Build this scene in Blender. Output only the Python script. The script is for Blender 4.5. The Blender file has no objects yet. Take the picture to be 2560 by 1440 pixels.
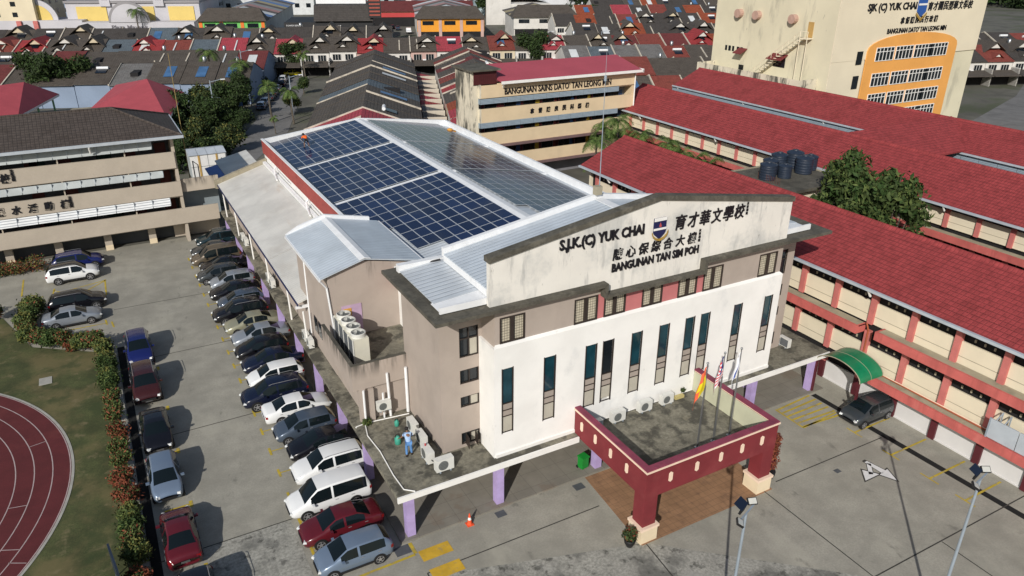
import bpy, math, random
from mathutils import Vector, Matrix
random.seed(7)
R = math.radians
scn = bpy.context.scene
col = scn.collection

# ---------------------------------------------------------------- camera, sky, sun, exposure
cam_d = bpy.data.cameras.new('camera')
cam_d.sensor_width = 36.0
cam_d.lens = 36.0 * 1883.0 / 2560.0
cam_d.clip_start = 0.5
cam_d.clip_end = 6000
cam = bpy.data.objects.new('camera', cam_d)
col.objects.link(cam)
YAW, PITCH, ROLL = 29.0594, 24.572, 0.3374
def cam_rot():
    y, p, r = R(YAW), R(PITCH), R(ROLL)
    fwd = Vector((math.sin(y) * math.cos(p), math.cos(y) * math.cos(p), -math.sin(p)))
    right = Vector((math.cos(y), -math.sin(y), 0))
    up = right.cross(fwd)
    r2 = right * math.cos(r) + up * math.sin(r)
    u2 = -right * math.sin(r) + up * math.cos(r)
    return Matrix((r2, u2, -fwd)).transposed()
CR = cam_rot()
cam.matrix_world = Matrix.Translation((0, 0, 30)) @ CR.to_4x4()
scn.camera = cam

SUN_AZ, SUN_EL = 46.0, 30.3          # light travels towards +x +y
w = bpy.data.worlds.new('World'); scn.world = w; w.use_nodes = True
wn = w.node_tree.nodes; wl = w.node_tree.links
sky = wn.new('ShaderNodeTexSky'); sky.sky_type = 'NISHITA'; sky.sun_disc = False
sky.sun_elevation = R(SUN_EL); sky.sun_rotation = R(180 + SUN_AZ)
sky.air_density = 1.2; sky.dust_density = 1.2; sky.ozone_density = 1.5
wl.new(sky.outputs[0], wn['Background'].inputs[0]); wn['Background'].inputs[1].default_value = 0.085
sd = bpy.data.lights.new('sun', 'SUN'); sd.energy = 4.4; sd.angle = R(0.53); sd.color = (1.0, 0.955, 0.89)
so = bpy.data.objects.new('sun', sd); col.objects.link(so)
ld = Vector((math.sin(R(SUN_AZ)) * math.cos(R(SUN_EL)), math.cos(R(SUN_AZ)) * math.cos(R(SUN_EL)), -math.sin(R(SUN_EL))))
so.rotation_euler = ld.to_track_quat('-Z', 'Y').to_euler()
scn.view_settings.view_transform = 'Standard'; scn.view_settings.look = 'None'
scn.view_settings.exposure = -0.16; scn.view_settings.gamma = 1.0

# ---------------------------------------------------------------- helpers
class MB:
    """collects faces and links them as one mesh object"""
    def __init__(s): s.v = []; s.f = []; s.m = []
    def poly(s, pts, mi=0):
        n = len(s.v); s.v += [tuple(p) for p in pts]; s.f.append(tuple(range(n, n + len(pts)))); s.m.append(mi)
    def box(s, x0, x1, y0, y1, z0, z1, mi=0, top=None):
        n = len(s.v)
        s.v += [(x0,y0,z0),(x1,y0,z0),(x1,y1,z0),(x0,y1,z0),(x0,y0,z1),(x1,y0,z1),(x1,y1,z1),(x0,y1,z1)]
        for i, q in enumerate(((0,3,2,1),(4,5,6,7),(0,1,5,4),(1,2,6,5),(2,3,7,6),(3,0,4,7))):
            s.f.append(tuple(n + k for k in q)); s.m.append(top if (top is not None and i == 1) else mi)
        return s
    def prism(s, prof, axis, a, b, mi=0):
        """profile of 2D points swept along axis ('x': points are (y,z), 'y': (x,z), 'z': (x,y))"""
        def P(u, t):
            return (t, u[0], u[1]) if axis == 'x' else (u[0], t, u[1]) if axis == 'y' else (u[0], u[1], t)
        k = len(prof); n = len(s.v)
        s.v += [P(u, a) for u in prof] + [P(u, b) for u in prof]
        ar = sum(prof[i][0]*prof[(i+1)%k][1]-prof[(i+1)%k][0]*prof[i][1] for i in range(k))
        flip = (ar < 0) != (axis == 'y')
        F = [tuple(n+i for i in range(k))[::-1], tuple(n+k+i for i in range(k))]
        F += [(n+i, n+(i+1)%k, n+k+(i+1)%k, n+k+i) for i in range(k)]
        for q in F:
            s.f.append(q[::-1] if flip else q); s.m.append(mi)
        return s
    def tube(s, p, q, r0, r1=None, n=8, mi=0, cap=True):
        r1 = r0 if r1 is None else r1
        p = Vector(p); q = Vector(q); d = (q - p).normalized()
        a = d.orthogonal().normalized(); b = d.cross(a); k = len(s.v)
        for c, r in ((p, r0), (q, r1)):
            for i in range(n):
                t = 2*math.pi*i/n; s.v.append(tuple(c + (a*math.cos(t) + b*math.sin(t))*r))
        for i in range(n):
            s.f.append((k+i, k+(i+1)%n, k+n+(i+1)%n, k+n+i)); s.m.append(mi)
        if cap:
            s.f.append(tuple(k+i for i in range(n))[::-1]); s.m.append(mi)
            s.f.append(tuple(k+n+i for i in range(n))); s.m.append(mi)
        return s
    def path(s, pts, r, n=6, mi=0):
        for a, b in zip(pts[:-1], pts[1:]): s.tube(a, b, r, r, n, mi)
        return s
    def lathe(s, prof, c=(0,0,0), n=16, mi=0):
        """prof: (radius, z) from bottom to top, about z through c"""
        k = len(s.v); L = len(prof)
        for r, z in prof:
            for i in range(n):
                t = 2*math.pi*i/n; s.v.append((c[0]+r*math.cos(t), c[1]+r*math.sin(t), c[2]+z))
        for j in range(L-1):
            for i in range(n):
                s.f.append((k+j*n+i, k+j*n+(i+1)%n, k+(j+1)*n+(i+1)%n, k+(j+1)*n+i)); s.m.append(mi)
        s.f.append(tuple(k+i for i in range(n))[::-1]); s.m.append(mi)
        s.f.append(tuple(k+(L-1)*n+i for i in range(n))); s.m.append(mi)
        return s
    def bbox(s, c, ax, ay, az, mi=0):
        """box from a centre and three half-axis vectors"""
        c = Vector(c); ax = Vector(ax); ay = Vector(ay); az = Vector(az); n = len(s.v)
        for sx, sy, sz in ((-1,-1,-1),(1,-1,-1),(1,1,-1),(-1,1,-1),(-1,-1,1),(1,-1,1),(1,1,1),(-1,1,1)):
            s.v.append(tuple(c + ax*sx + ay*sy + az*sz))
        for q in ((0,3,2,1),(4,5,6,7),(0,1,5,4),(1,2,6,5),(2,3,7,6),(3,0,4,7)):
            s.f.append(tuple(n+k for k in q)); s.m.append(mi)
        return s
    def xf(s, M):
        s.v = [tuple(M @ Vector(p)) for p in s.v]; return s
    def add(s, o, M=None):
        n = len(s.v); s.v += [tuple(M @ Vector(p)) if M else p for p in o.v]
        s.f += [tuple(n+k for k in q) for q in o.f]; s.m += o.m; return s
    def parts(s, name, mats, parent=None):
        """one object for every connected piece"""
        par = list(range(len(s.v)))
        def fd(i):
            while par[i] != i: par[i] = par[par[i]]; i = par[i]
            return i
        for f in s.f:
            for k in f[1:]: par[fd(k)] = fd(f[0])
        gr = {}
        for f in s.f: gr.setdefault(fd(f[0]), []).append(f)
        out = []
        for fs in gr.values():
            ids = sorted({k for f in fs for k in f}); mp = {k: i for i, k in enumerate(ids)}
            o = MB(); o.v = [s.v[k] for k in ids]; o.f = [tuple(mp[k] for k in f) for f in fs]; o.m = [0]*len(fs)
            out.append(o.build(name, mats, parent))
        return out[0]
    def build(s, name, mats, parent=None, smooth=False, loc=None, rz=0, label=None):
        me = bpy.data.meshes.new(name); me.from_pydata(s.v, [], s.f)
        if not isinstance(mats, (list, tuple)): mats = [mats]
        for m in mats: me.materials.append(m)
        if len(mats) > 1: me.polygons.foreach_set('material_index', s.m)
        if smooth: me.polygons.foreach_set('use_smooth', [True]*len(s.f))
        me.update()
        o = bpy.data.objects.new(name, me); col.objects.link(o)
        if parent: o.parent = parent
        if loc is not None: o.location = loc
        if rz: o.rotation_euler.z = rz
        if label: o['label'] = label
        return o
def bx(x0, x1, y0, y1, z0, z1): return MB().box(x0, x1, y0, y1, z0, z1)
def tag(o, label, cat, group=None, kind=None):
    o['label'] = label; o['category'] = cat
    if group: o['group'] = group
    if kind: o['kind'] = kind
    return o
def thing(name, label, cat, loc=(0,0,0), rz=0, group=None):
    o = bpy.data.objects.new(name, None); o.empty_display_size = 0.3; col.objects.link(o)
    o.location = loc; o.rotation_euler.z = rz
    return tag(o, label, cat, group)
def struct(name, mb, m, label, cat, loc=None):
    return tag(mb.build(name, m, loc=loc), label, cat, kind='structure')
def kids(o): return KIDS.get(o.name, [])
def copy_tree(o, parent=None):
    c = o.copy(); col.objects.link(c)
    if parent: c.parent = parent
    for ch in list(o.children): copy_tree(ch, c)
    return c
def place(o, loc, rz=0, label=None, group=None, scale=None):
    o.location = loc; o.rotation_euler.z = rz
    if label: o['label'] = label
    if group: o['group'] = group
    if scale is not None: o.scale = scale if isinstance(scale, (tuple, list)) else (scale,)*3
    return o
ORD = ['first','second','third','fourth','fifth','sixth','seventh','eighth','ninth','tenth','eleventh','twelfth','thirteenth','fourteenth','fifteenth','sixteenth','seventeenth','eighteenth','nineteenth','twentieth','twenty-first','twenty-second','twenty-third','twenty-fourth','twenty-fifth','twenty-sixth']

# ---------------------------------------------------------------- materials
def nn(nt, t, **k):
    n = nt.nodes.new(t)
    for a, b in k.items(): setattr(n, a, b)
    return n
def mth(nt, op, a, b=None, c=None):
    n = nt.nodes.new('ShaderNodeMath'); n.operation = op
    for i, x in enumerate((a, b, c)):
        if x is None: continue
        if isinstance(x, (int, float)): n.inputs[i].default_value = x
        else: nt.links.new(x, n.inputs[i])
    return n.outputs[0]
def mixc(nt, f, a, b):
    n = nt.nodes.new('ShaderNodeMix'); n.data_type = 'RGBA'
    for i, x in ((0, f), (6, a), (7, b)):
        if isinstance(x, (int, float)): n.inputs[i].default_value = x
        elif isinstance(x, (tuple, list)): n.inputs[i].default_value = (*x[:3], 1)
        else: nt.links.new(x, n.inputs[i])
    return n.outputs[2]
def noise(nt, vec, scale, detail=3, rough=.55):
    n = nt.nodes.new('ShaderNodeTexNoise'); n.inputs['Scale'].default_value = scale
    n.inputs['Detail'].default_value = detail; n.inputs['Roughness'].default_value = rough
    if vec is not None: nt.links.new(vec, n.inputs['Vector'])
    return n.outputs['Fac']
def mapr(nt, v, a, b, c=0., d=1.):
    n = nt.nodes.new('ShaderNodeMapRange'); n.interpolation_type = 'SMOOTHSTEP'
    for i, x in enumerate((v, a, b, c, d)):
        if isinstance(x, (int, float)): n.inputs[i].default_value = x
        else: nt.links.new(x, n.inputs[i])
    return n.outputs[0]
def scl(nt, vec, s):
    n = nt.nodes.new('ShaderNodeVectorMath'); n.operation = 'MULTIPLY'
    nt.links.new(vec, n.inputs[0]); n.inputs[1].default_value = s
    return n.outputs[0]
MATS = {}
def mat(name, c, rough=.8, var=.18, sc=1.2, metal=0, world=True, stains=(), stripes=(), bump=0, spec=.4, coat=0, zband=None, emit=0, fine=None, alpha=None):
    """stains: (colour, (sx,sy,sz), lo, hi, amount); stripes: (axis, period, width, colour, amount); zband: limits the first stain to
    heights near an edge: (z_top, fall)"""
    if name in MATS: return MATS[name]
    m = bpy.data.materials.new(name); m.use_nodes = True; nt = m.node_tree
    b = nt.nodes['Principled BSDF']
    b.inputs['Roughness'].default_value = rough; b.inputs['Metallic'].default_value = metal
    b.inputs['Specular IOR Level'].default_value = spec
    if coat: b.inputs['Coat Weight'].default_value = coat; b.inputs['Coat Roughness'].default_value = .04
    if world: vec = nt.nodes.new('ShaderNodeNewGeometry').outputs['Position']
    else: vec = nt.nodes.new('ShaderNodeTexCoord').outputs['Object']
    out = c
    if var:
        f = noise(nt, vec, sc, 5, .6)
        out = mixc(nt, mapr(nt, f, .3, .7), tuple(x*(1-var) for x in c), tuple(min(1, x*(1+var)) for x in c))
    if fine:
        f = noise(nt, vec, fine[0], 3, .7)
        out = mixc(nt, mapr(nt, f, .35, .65, 0, fine[2]), out, fine[1])
    sx = nt.nodes.new('ShaderNodeSeparateXYZ'); nt.links.new(vec, sx.inputs[0])
    for (sc_, sv, lo, hi, am) in stains:
        f = noise(nt, scl(nt, vec, sv), 1.0, 6, .62)
        k = mapr(nt, f, lo, hi, 0, am)
        if zband:
            k = mth(nt, 'MULTIPLY', k, mapr(nt, sx.outputs['Z'], zband[0]-zband[1], zband[0], 0, 1))
        out = mixc(nt, k, out, sc_)
    h = None
    for (ax, per, wd, sc_, am) in stripes:
        t = mth(nt, 'FRACT', mth(nt, 'DIVIDE', sx.outputs[ax], per))
        k = mapr(nt, mth(nt, 'ABSOLUTE', mth(nt, 'SUBTRACT', t, .5)), .5-wd, .5, 0, 1)
        out = mixc(nt, mth(nt, 'MULTIPLY', k, am), out, sc_)
        h = k if h is None else mth(nt, 'MAXIMUM', h, k)
    if isinstance(out, tuple): b.inputs['Base Color'].default_value = (*out, 1)
    else: nt.links.new(out, b.inputs['Base Color'])
    if emit:
        b.inputs['Emission Color'].default_value = (*c, 1); b.inputs['Emission Strength'].default_value = emit
    if bump:
        bn = nt.nodes.new('ShaderNodeBump'); bn.inputs['Strength'].default_value = min(1, bump); bn.inputs['Distance'].default_value = .05
        hh = noise(nt, vec, sc*8, 4) if h is None else mth(nt, 'SUBTRACT', 1., h)
        nt.links.new(hh, bn.inputs['Height']); nt.links.new(bn.outputs[0], b.inputs['Normal'])
    MATS[name] = m
    return m
def tiles(name, c, ax='X', per=.34, per2=.3, am=.65, var=.25, stain=None):
    """clay tiles: courses across axis ax, joints along the other"""
    o = 'Y' if ax == 'X' else 'X'
    dk = tuple(x*.38 for x in c)
    st = [((c[0]*.6, c[1]*.55, c[2]*.5), (.5, .5, .5), .5, .68, .45)]
    if stain: st.append(stain)
    return mat(name, c, .75, var, 2.2, world=False, stripes=[(ax, per, .2, dk, am), (o, per2, .16, dk, am*.45)], bump=.6, stains=st, fine=(7, tuple(x*1.45 for x in c), .35), spec=.3)
def sheet(name, c, ax='Y', per=.28, rough=.42, am=.35, metal=.0, stains=()):
    return mat(name, c, rough, .1, .5, metal=metal, stripes=[(ax, per, .22, tuple(x*.55 for x in c), am)], bump=.5, stains=stains, spec=.5)

DIRT = (.055, .05, .042)
m_conc = mat('concrete_paving', (.33, .315, .265), .9, .14, .6, stains=[((.23,.22,.185), (.09,.09,.09), .46, .62, .55), ((.42,.40,.33), (.25,.12,.2), .52, .7, .5), ((.085,.082,.07), (.9,.5,.9), .60, .73, .5)], fine=(9, (.2,.19,.165), .35))
m_conc2 = mat('mottled_concrete', (.37, .36, .315), .9, .12, .8, stains=[((.10,.10,.09), (.35,.3,.3), .47, .62, .75), ((.045,.045,.038), (1.6,1.5,1.5), .54, .66, .75), ((.36,.35,.32), (.6,.5,.5), .55, .7, .5)], fine=(6, (.10,.098,.088), .45))
m_white = mat('white_render', (.83,.82,.79), .75, .05, .4, stains=[((.55,.56,.56), (.5,.5,.35), .56, .74, .45), ((.38,.38,.37), (1.5,1.5,.9), .64, .78, .4)])
m_sign = mat('aged_white_render', (.76,.73,.67), .8, .05, .4, stains=[((.42,.43,.42), (.35,.5,.35), .5, .68, .6), ((.36,.36,.35), (2.4,1,.35), .52, .7, .55), ((.14,.14,.13), (3.2,1,.9), .63, .74, .7)])
m_tan = mat('taupe_render', (.395,.335,.29), .85, .06, .5, stains=[((.30,.255,.22), (.6,.6,.25), .52, .72, .5)])
m_tanst = mat('streaked_taupe_render', (.395,.335,.29), .85, .06, .5, stains=[((.07,.065,.055), (2.2,2.2,.25), .38, .60, .9)], zband=(7.2, 1.3))
m_tantop = mat('streaked_tower_render', (.395,.335,.29), .85, .06, .5, stains=[((.06,.055,.05), (3.2,3.2,.22), .52, .66, .8)], zband=(11.4, 2.0))
m_dkconc = mat('weathered_dark_concrete', (.085,.078,.062), .92, .3, 1.6, stains=[((.19,.175,.14), (1.2,1.2,1.2), .54, .7, .6), ((.04,.038,.03), (.8,.8,.8), .5, .65, .7)], fine=(6, (.16,.15,.12), .3))
m_roofconc = mat('mossy_roof_concrete', (.23,.215,.165), .92, .22, .9, stains=[((.055,.052,.042), (.8,.8,.8), .46, .6, .85), ((.27,.245,.18), (1.1,1.1,1.1), .56, .7, .6)], fine=(5, (.08,.075,.06), .5))
m_redwall = mat('red_sheet_cladding', (.33,.065,.055), .7, .1, .6, stripes=[('Y', 1.1, .03, (.16,.03,.03), .6)], stains=[((.22,.05,.045), (.4,.4,2.), .52, .7, .5)])
m_metal = sheet('pale_blue_metal_roof', (.50,.555,.61), 'Y', .36, .38, .3)
m_metalx = sheet('corrugated_pale_roof', (.52,.56,.60), 'Y', .42, .38, .4, stains=[((.42,.33,.2), (.25,1.2,.5), .62, .75, .35)])
m_cream = sheet('cream_metal_roof', (.60,.59,.55), 'Y', .32, .45, .14, stains=[((.46,.43,.38), (.3,.25,.3), .5, .7, .5), ((.5,.36,.22), (1.,.15,1.), .62, .76, .4)])
m_wsteel = mat('white_painted_steel', (.78,.79,.80), .45, .05, 1.5, stains=[((.5,.48,.43), (1.2,1.2,1.2), .6, .76, .4)])
m_wtrim = mat('white_trim', (.8,.79,.76), .6, .05, 1.)
m_gutter = mat('grey_blue_gutter', (.42,.46,.50), .5, .08, 1.)
m_maroon = mat('maroon_render', (.185,.024,.03), .7, .1, .8, stains=[((.27,.06,.06), (.5,.5,.5), .52, .7, .35)])
m_maroont = mat('purple_red_coping', (.22,.042,.075), .7, .15, 1.2, stains=[((.12,.03,.05), (1.5,1.5,1.5), .55, .7, .5)])
m_creamt = mat('peach_trim', (.80,.62,.48), .7, .06, 1.)
m_peach = mat('cream_pedestal', (.72,.60,.42), .8, .06, 1.)
m_olive = mat('pale_olive_render', (.50,.50,.36), .85, .08, .6)
m_purple = mat('lilac_column', (.40,.31,.56), .8, .12, 1.2)
m_pinkw = mat('rose_render', (.50,.17,.17), .8, .06, .8)
m_dkframe = mat('dark_bronze_frame', (.035,.026,.022), .5, .1, 2)
m_black = mat('black_metal', (.012,.012,.013), .5, 0)
m_glass = mat('dark_window_glass', (.012,.016,.02), .08, .2, .8, spec=.6)
m_tealg = mat('teal_window_glass', (.010,.045,.062), .07, .35, .7, spec=.6)
m_blind = mat('cream_blind', (.46,.43,.36), .8, .06, 2, stripes=[('X', .12, .12, (.36,.34,.28), .5)])
m_bandst = mat('taupe_sill_band', (.36,.31,.27), .8, .08, 1.)
m_beige = mat('beige_render', (.66,.52,.34), .85, .05, .4, stains=[((.5,.4,.27), (.5,.5,.2), .55, .74, .4)])
m_beigeg = mat('drab_beige_render', (.44,.385,.315), .9, .06, .5, fine=(8, (.36,.31,.25), .3))
m_stainw = mat('black_stained_render', (.66,.60,.47), .88, .08, .5, stains=[((.04,.042,.035), (.9,.75,.16), .47, .62, .92), ((.10,.10,.085), (1.6,1.6,.6), .54, .68, .7)])
m_redroof = mat('crimson_metal_roof', (.40,.075,.10), .7, .06, .3, fine=(4, (.32,.06,.08), .4))
m_louv = mat('blue_grey_louvre', (.30,.37,.43), .6, .06, 1, stripes=[('Z', .17, .3, (.10,.13,.16), .9)])
m_louvw = mat('white_louvre', (.70,.72,.73), .6, .05, 1, stripes=[('Z', .24, .22, (.12,.14,.17), .9)])
m_awn = mat('grey_translucent_awning', (.40,.43,.43), .6, .1, .6)
m_dark = mat('opening_shade_dark', (.014,.013,.014), .9, .2, .6)  # near-black colour puts the shade into openings, porches and arcades
m_tileR = tiles('red_clay_tile', (.27,.043,.044), 'X', .36, .3, .42)
m_tileR2 = tiles('red_clay_tile_rotated', (.27,.043,.044), 'Y', .36, .3, .42)
m_tileB = tiles('dark_brown_tile', (.072,.058,.050), 'Y', .42, .36, .7)
m_rpanel = mat('cream_facade_panel', (.70,.63,.48), .8, .05, .4, stains=[((.58,.51,.38), (.4,.4,.4), .55, .72, .4)])
m_wpanel = mat('white_plinth_panel', (.62,.61,.60), .8, .05, .4)
m_rcol = mat('salmon_column', (.50,.155,.14), .8, .1, 1.)
m_rbeam = mat('salmon_beam', (.50,.12,.105), .8, .14, .7, stains=[((.38,.09,.08), (.3,1.8,.3), .5, .66, .6), ((.58,.2,.17), (.3,.9,.3), .58, .7, .4)])
m_rcold = mat('oxblood_column_base', (.085,.014,.02), .6, .1, 1.)
m_ledge = mat('stained_ledge_concrete', (.33,.295,.215), .9, .12, .8, stains=[((.2,.18,.13), (.7,.7,.7), .52, .68, .6)])
m_green = mat('green_polycarbonate', (.008,.19,.085), .35, .12, .8)
m_tank = mat('dark_blue_plastic', (.022,.032,.052), .45, .12, 1.5)
m_yellow = mat('worn_yellow_paint', (.46,.34,.035), .85, .15, 1.5, stains=[((.24,.21,.14), (2.2,2.2,2.2), .52, .66, .75)])
m_orangep = mat('worn_amber_paint', (.55,.34,.03), .85, .12, 1.5, stains=[((.32,.25,.12), (2.4,2.4,2.4), .54, .68, .6)])
m_wpaint = mat('worn_white_paint', (.66,.66,.65), .85, .06, 2, stains=[((.35,.34,.31), (2.,2.,2.), .56, .7, .4)])
m_drain = mat('drain_slot', (.010,.010,.010), .95, .3, 1.5)
m_joint = mat('joint_bitumen', (.045,.042,.036), .9, .3, 2)
m_grate = mat('steel_grate', (.085,.092,.10), .6, .1, 2)
m_grass = mat('lawn_turf', (.075,.085,.030), .95, .3, .5, stains=[((.155,.125,.055), (.22,.22,.22), .46, .64, .75), ((.20,.16,.085), (.9,.9,.9), .56, .7, .6), ((.035,.052,.016), (.35,.35,.35), .53, .66, .7)], fine=(14, (.028,.036,.012), .55))
m_track = mat('running_track_rubber', (.118,.020,.022), .9, .12, .8, fine=(22, (.06,.012,.014), .5), stains=[((.16,.035,.032), (.3,.3,.3), .52, .7, .5)])
m_tline = mat('track_line_white', (.42,.33,.32), .8, .1, 2)
m_kerb = mat('pale_kerb', (.36,.35,.31), .9, .12, 1.5)
m_asph = mat('sunbleached_asphalt', (.175,.17,.165), .92, .14, .4, stains=[((.11,.108,.105), (.3,.3,.3), .5, .66, .6)], fine=(5, (.11,.11,.11), .3))
m_earth = mat('town_ground', (.12,.115,.095), .95, .3, .12, stains=[((.05,.065,.025), (.06,.06,.06), .5, .62, .7)])
m_brickp = mat('brown_stamped_paving', (.29,.165,.09), .85, .15, 1., stains=[((.13,.075,.05), (1.3,1.3,1.3), .52, .68, .5)], stripes=[('X', .42, .06, (.10,.06,.04), .5), ('Y', .42, .06, (.10,.06,.04), .5)])
m_walk = mat('grey_walkway_tile', (.21,.195,.165), .85, .1, .8, stripes=[('X', 1.25, .014, (.07,.065,.055), .7), ('Y', 1.25, .014, (.07,.065,.055), .7)], stains=[((.19,.15,.115), (.25,.25,.25), .55, .6, .5)])
m_steel = mat('brushed_steel', (.36,.37,.38), .35, .05, 2, metal=.8)
m_galv = mat('galvanised_steel', (.36,.42,.48), .45, .08, 2, metal=.35)
m_acw = mat('grey_white_enamel', (.66,.66,.62), .5, .06, 1.5, world=False, stains=[((.45,.44,.4), (1.5,1.5,1.5), .58, .74, .5)])
m_acg = mat('grey_fan_grille', (.16,.17,.165), .6, .1, 3, world=False, stripes=[('Z', .09, .25, (.05,.05,.05), .6)])
m_fin = mat('condenser_fins', (.12,.13,.14), .6, .1, 2, stripes=[('Z', .08, .2, (.05,.055,.06), .7)])
m_letter = mat('black_letter_acrylic', (.010,.010,.014), .4, 0)
m_gold = mat('gilded_plastic', (.36,.23,.05), .45, .1, 3)
m_navy = mat('navy_enamel', (.012,.016,.075), .4, 0)

# ---------------------------------------------------------------- ground, paving, lawn, track, road
def gnd(px, py, z=0.0):
    """point of the plane at height z that the survey photo shows at (px, py)"""
    d = CR @ Vector(((px-1280)/1883.0, -(py-720)/1883.0, -1.0))
    t = (z-30)/d.z
    return Vector((d.x*t, d.y*t, z))
U = Vector((math.cos(R(21)), -math.sin(R(21)), 0)); V = Vector((math.sin(R(21)), math.cos(R(21)), 0))   # town grid
def slab(pts, z): m = MB(); m.poly([(p[0], p[1], z) for p in pts]); return m
struct('ground', slab([(-900,-300),(1500,-300),(1500,2500),(-900,2500)], -.06), m_earth, 'bare and grassy town ground between the houses reaching the horizon', 'ground')
park = struct('car_park', slab([(-60,-20),(47,-20),(47,41),(43.5,41),(43.5,96),(9,96),(9,86.6),(-60,86.6)], 0), m_conc, 'stained concrete car park beside the school hall', 'car park')
def strip(a, b, wd, z):
    a = Vector((a[0], a[1], 0)); b = Vector((b[0], b[1], 0)); d = (b-a).normalized(); n = Vector((-d.y, d.x, 0))*wd/2
    return [tuple(p + Vector((0,0,z))) for p in (a+n, a-n, b-n, b+n)]
# mottled bays in front of the porch
fr = slab([(30.9,16.6),(22.0,24.3),(5.4,29.4),(-1.2,29.4),(-1.2,-15),(30.9,-15)], .004)
fr.build('mottled_paving', m_conc2, park)
slab([(5.35,35.5),(5.35,29.42),(-1.2,29.42),(-1.2,35.5)], .004).build('mottled_paving', m_conc2, park)
j = MB()
for a, b in (((-1.8,70.1),(10.2,69.9)),((-1.6,59.3),(10.2,59.2)),((-1.6,47.4),(10.2,47.5)),((-1.6,35.5),(10.2,35.5)),((22.0,24.2),(20.6,10)),((31.0,24.4),(30.9,5)),((32.3,24.6),(42,24.5)),((30.9,16.6),(44.5,16.5)),((10.6,28.0),(21.5,28.0)),((10.6,28),(10.2,10)),((36.5,16.5),(36.4,5))):
    j.poly(strip(a, b, .07, .009))
j.build('expansion_joint', m_joint, park)
slab([(21.7,24.2),(31.6,24.2),(31.6,30.55),(22.2,30.55)], .008).build('stamped_paving', m_brickp, park)
d = MB(); d.poly(strip((-1.75,62.3),(-1.75,-5), .52, .008)); d.build('drain_channel', m_drain, park)
k = MB()
y = 61.5
while y > 20:
    k.box(-2.36-.06, -2.02-.06, y-1.5, y-.1, .0, .07); y -= 1.5 + random.choice((0, 0, .25))
k.parts('kerb_stone', m_kerb, park)
d = MB(); d.poly(strip((42.25,30.4),(42.8,5), .48, .008)); d.build('drain_channel', m_drain, park)
yb = MB(); ym = yb
def yl(a, b, wd=.13): yb.poly(strip(a, b, wd, .0125))
for i in range(21):
    yy = 30.1 + i*2.47
    yl((5.75,yy-.42),(5.75,yy+.42), .15); yl((5.83,yy),(6.6,yy), .10)
for yy in (57.2, 51.0, 45.4, 39.6, 34.0):
    yl((.55,yy-.3),(.55,yy+.3), .2); yl((-.9,yy),(.45,yy), .13)
for yy in (25.75, 22.95, 20.25, 17.95, 13.4):
    yl((40.95,yy),(44.5,yy), .13); yl((40.9,yy-.62),(40.9,yy+.62), .11)
G = lambda x, y: gnd(x, y)
for a, b in (((125,768),(136,722)),((131,737),(266,700)),((134,727),(172,735)),((262,699),(266,738)),((215,728),(262,702)),((170,826),(266,808)),((264,800),(268,812)),((279,804),(285,818)),((54,742),(59,700))):
    yl(G(*a), G(*b), .14)
for i in range(6):
    t = i/5; a = Vector((38.4, 30.2, 0)).lerp(Vector((38.4, 27.9, 0)), t); yl(a + Vector((0, 0, 0)), a + Vector((3.5, .25-.5*t, 0)), .16)
yl((38.3,30.3),(38.3,27.8), .14); yl((38.3,27.8),(41.8,28.0), .14)
for i in range(5): yl((40.3+i*.8, 13.2), (43.6, 13.2-1.2+i*.3), .14)
yl((10.55,29.55),(6.4,29.45), .16); yl((10.6,29.6),(10.6,30.5), .2)
yb.parts('parking_marking', m_yellow, park)
yb = MB()
for yy in (29.25, 27.75, 26.3): yb.poly([(10.75,yy-.42,.0125),(12.5,yy-.42,.0125),(12.5,yy+.42,.0125),(10.75,yy+.42,.0125)])
yb.parts('hump_stripe', m_orangep, park)
ar = MB(); br = MB()
def px_poly(mb, pts, z): mb.poly([tuple(gnd(*p) + Vector((0,0,z))) for p in pts])
for pts in ([(2161,1156),(2167,1153),(2213,1176),(2206,1184)],[(2166,1158),(2177,1160),(2183,1186),(2172,1186)],[(2155,1175),(2198,1186),(2164,1202)],[(2218,1173),(2243,1202),(2199,1187)]):
    px_poly(ar, pts, .016)
    c = sum((Vector((*p, 0)) for p in pts), Vector())/len(pts)
    px_poly(br, [tuple((c + (Vector((*p,0))-c)*1.22 + (Vector((*p,0))-c).normalized()*1.2)[:2]) for p in pts], .0125)
br.build('arrow_outline', m_joint, park); ar.build('direction_arrow', m_wpaint, park)
gr = MB()
for x, y, s in ((10.05,30.15,.42),(21.4,30.0,.33),(16.1,30.15,.3),(36.5,23.5,.2)): gr.box(x-s, x+s, y-s*.8, y+s*.8, .002, .02)
gr.parts('drain_cover', m_grate, park)
lawn = struct('lawn', slab([(-60,-20),(-2.42,-20),(-2.42,60.8),(-3.0,61.9),(-8.0,65.6),(-8.6,67.2),(-10.4,72.8),(-60,74)], .03), m_grass, 'dry patchy school lawn around the running track', 'lawn')
bx(-7.45,-6.6,58.6,59.7,.02,.06).build('concrete_cover', m_kerb, lawn)
CX, CY, RO = -22.8, 47.0, 17.3
def arc(r0, r1, a0, a1, z, mb, n=64):
    for i in range(n):
        p, q = a0+(a1-a0)*i/n, a0+(a1-a0)*(i+1)/n
        mb.poly([(CX+r0*math.cos(p),CY+r0*math.sin(p),z),(CX+r1*math.cos(p),CY+r1*math.sin(p),z),(CX+r1*math.cos(q),CY+r1*math.sin(q),z),(CX+r0*math.cos(q),CY+r0*math.sin(q),z)])
tm = MB(); arc(7, RO, -1.4, 1.5, .045, tm); tr = struct('running_track', tm, m_track, 'dark red rubber running track bend with pale lane lines', 'running track')
tl = MB()
for r in (RO-.03, RO-1.0, RO-2.0, RO-3.0, RO-4.0, RO-5.0): arc(r-.06, r, -1.4, 1.5, .051, tl)
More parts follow.
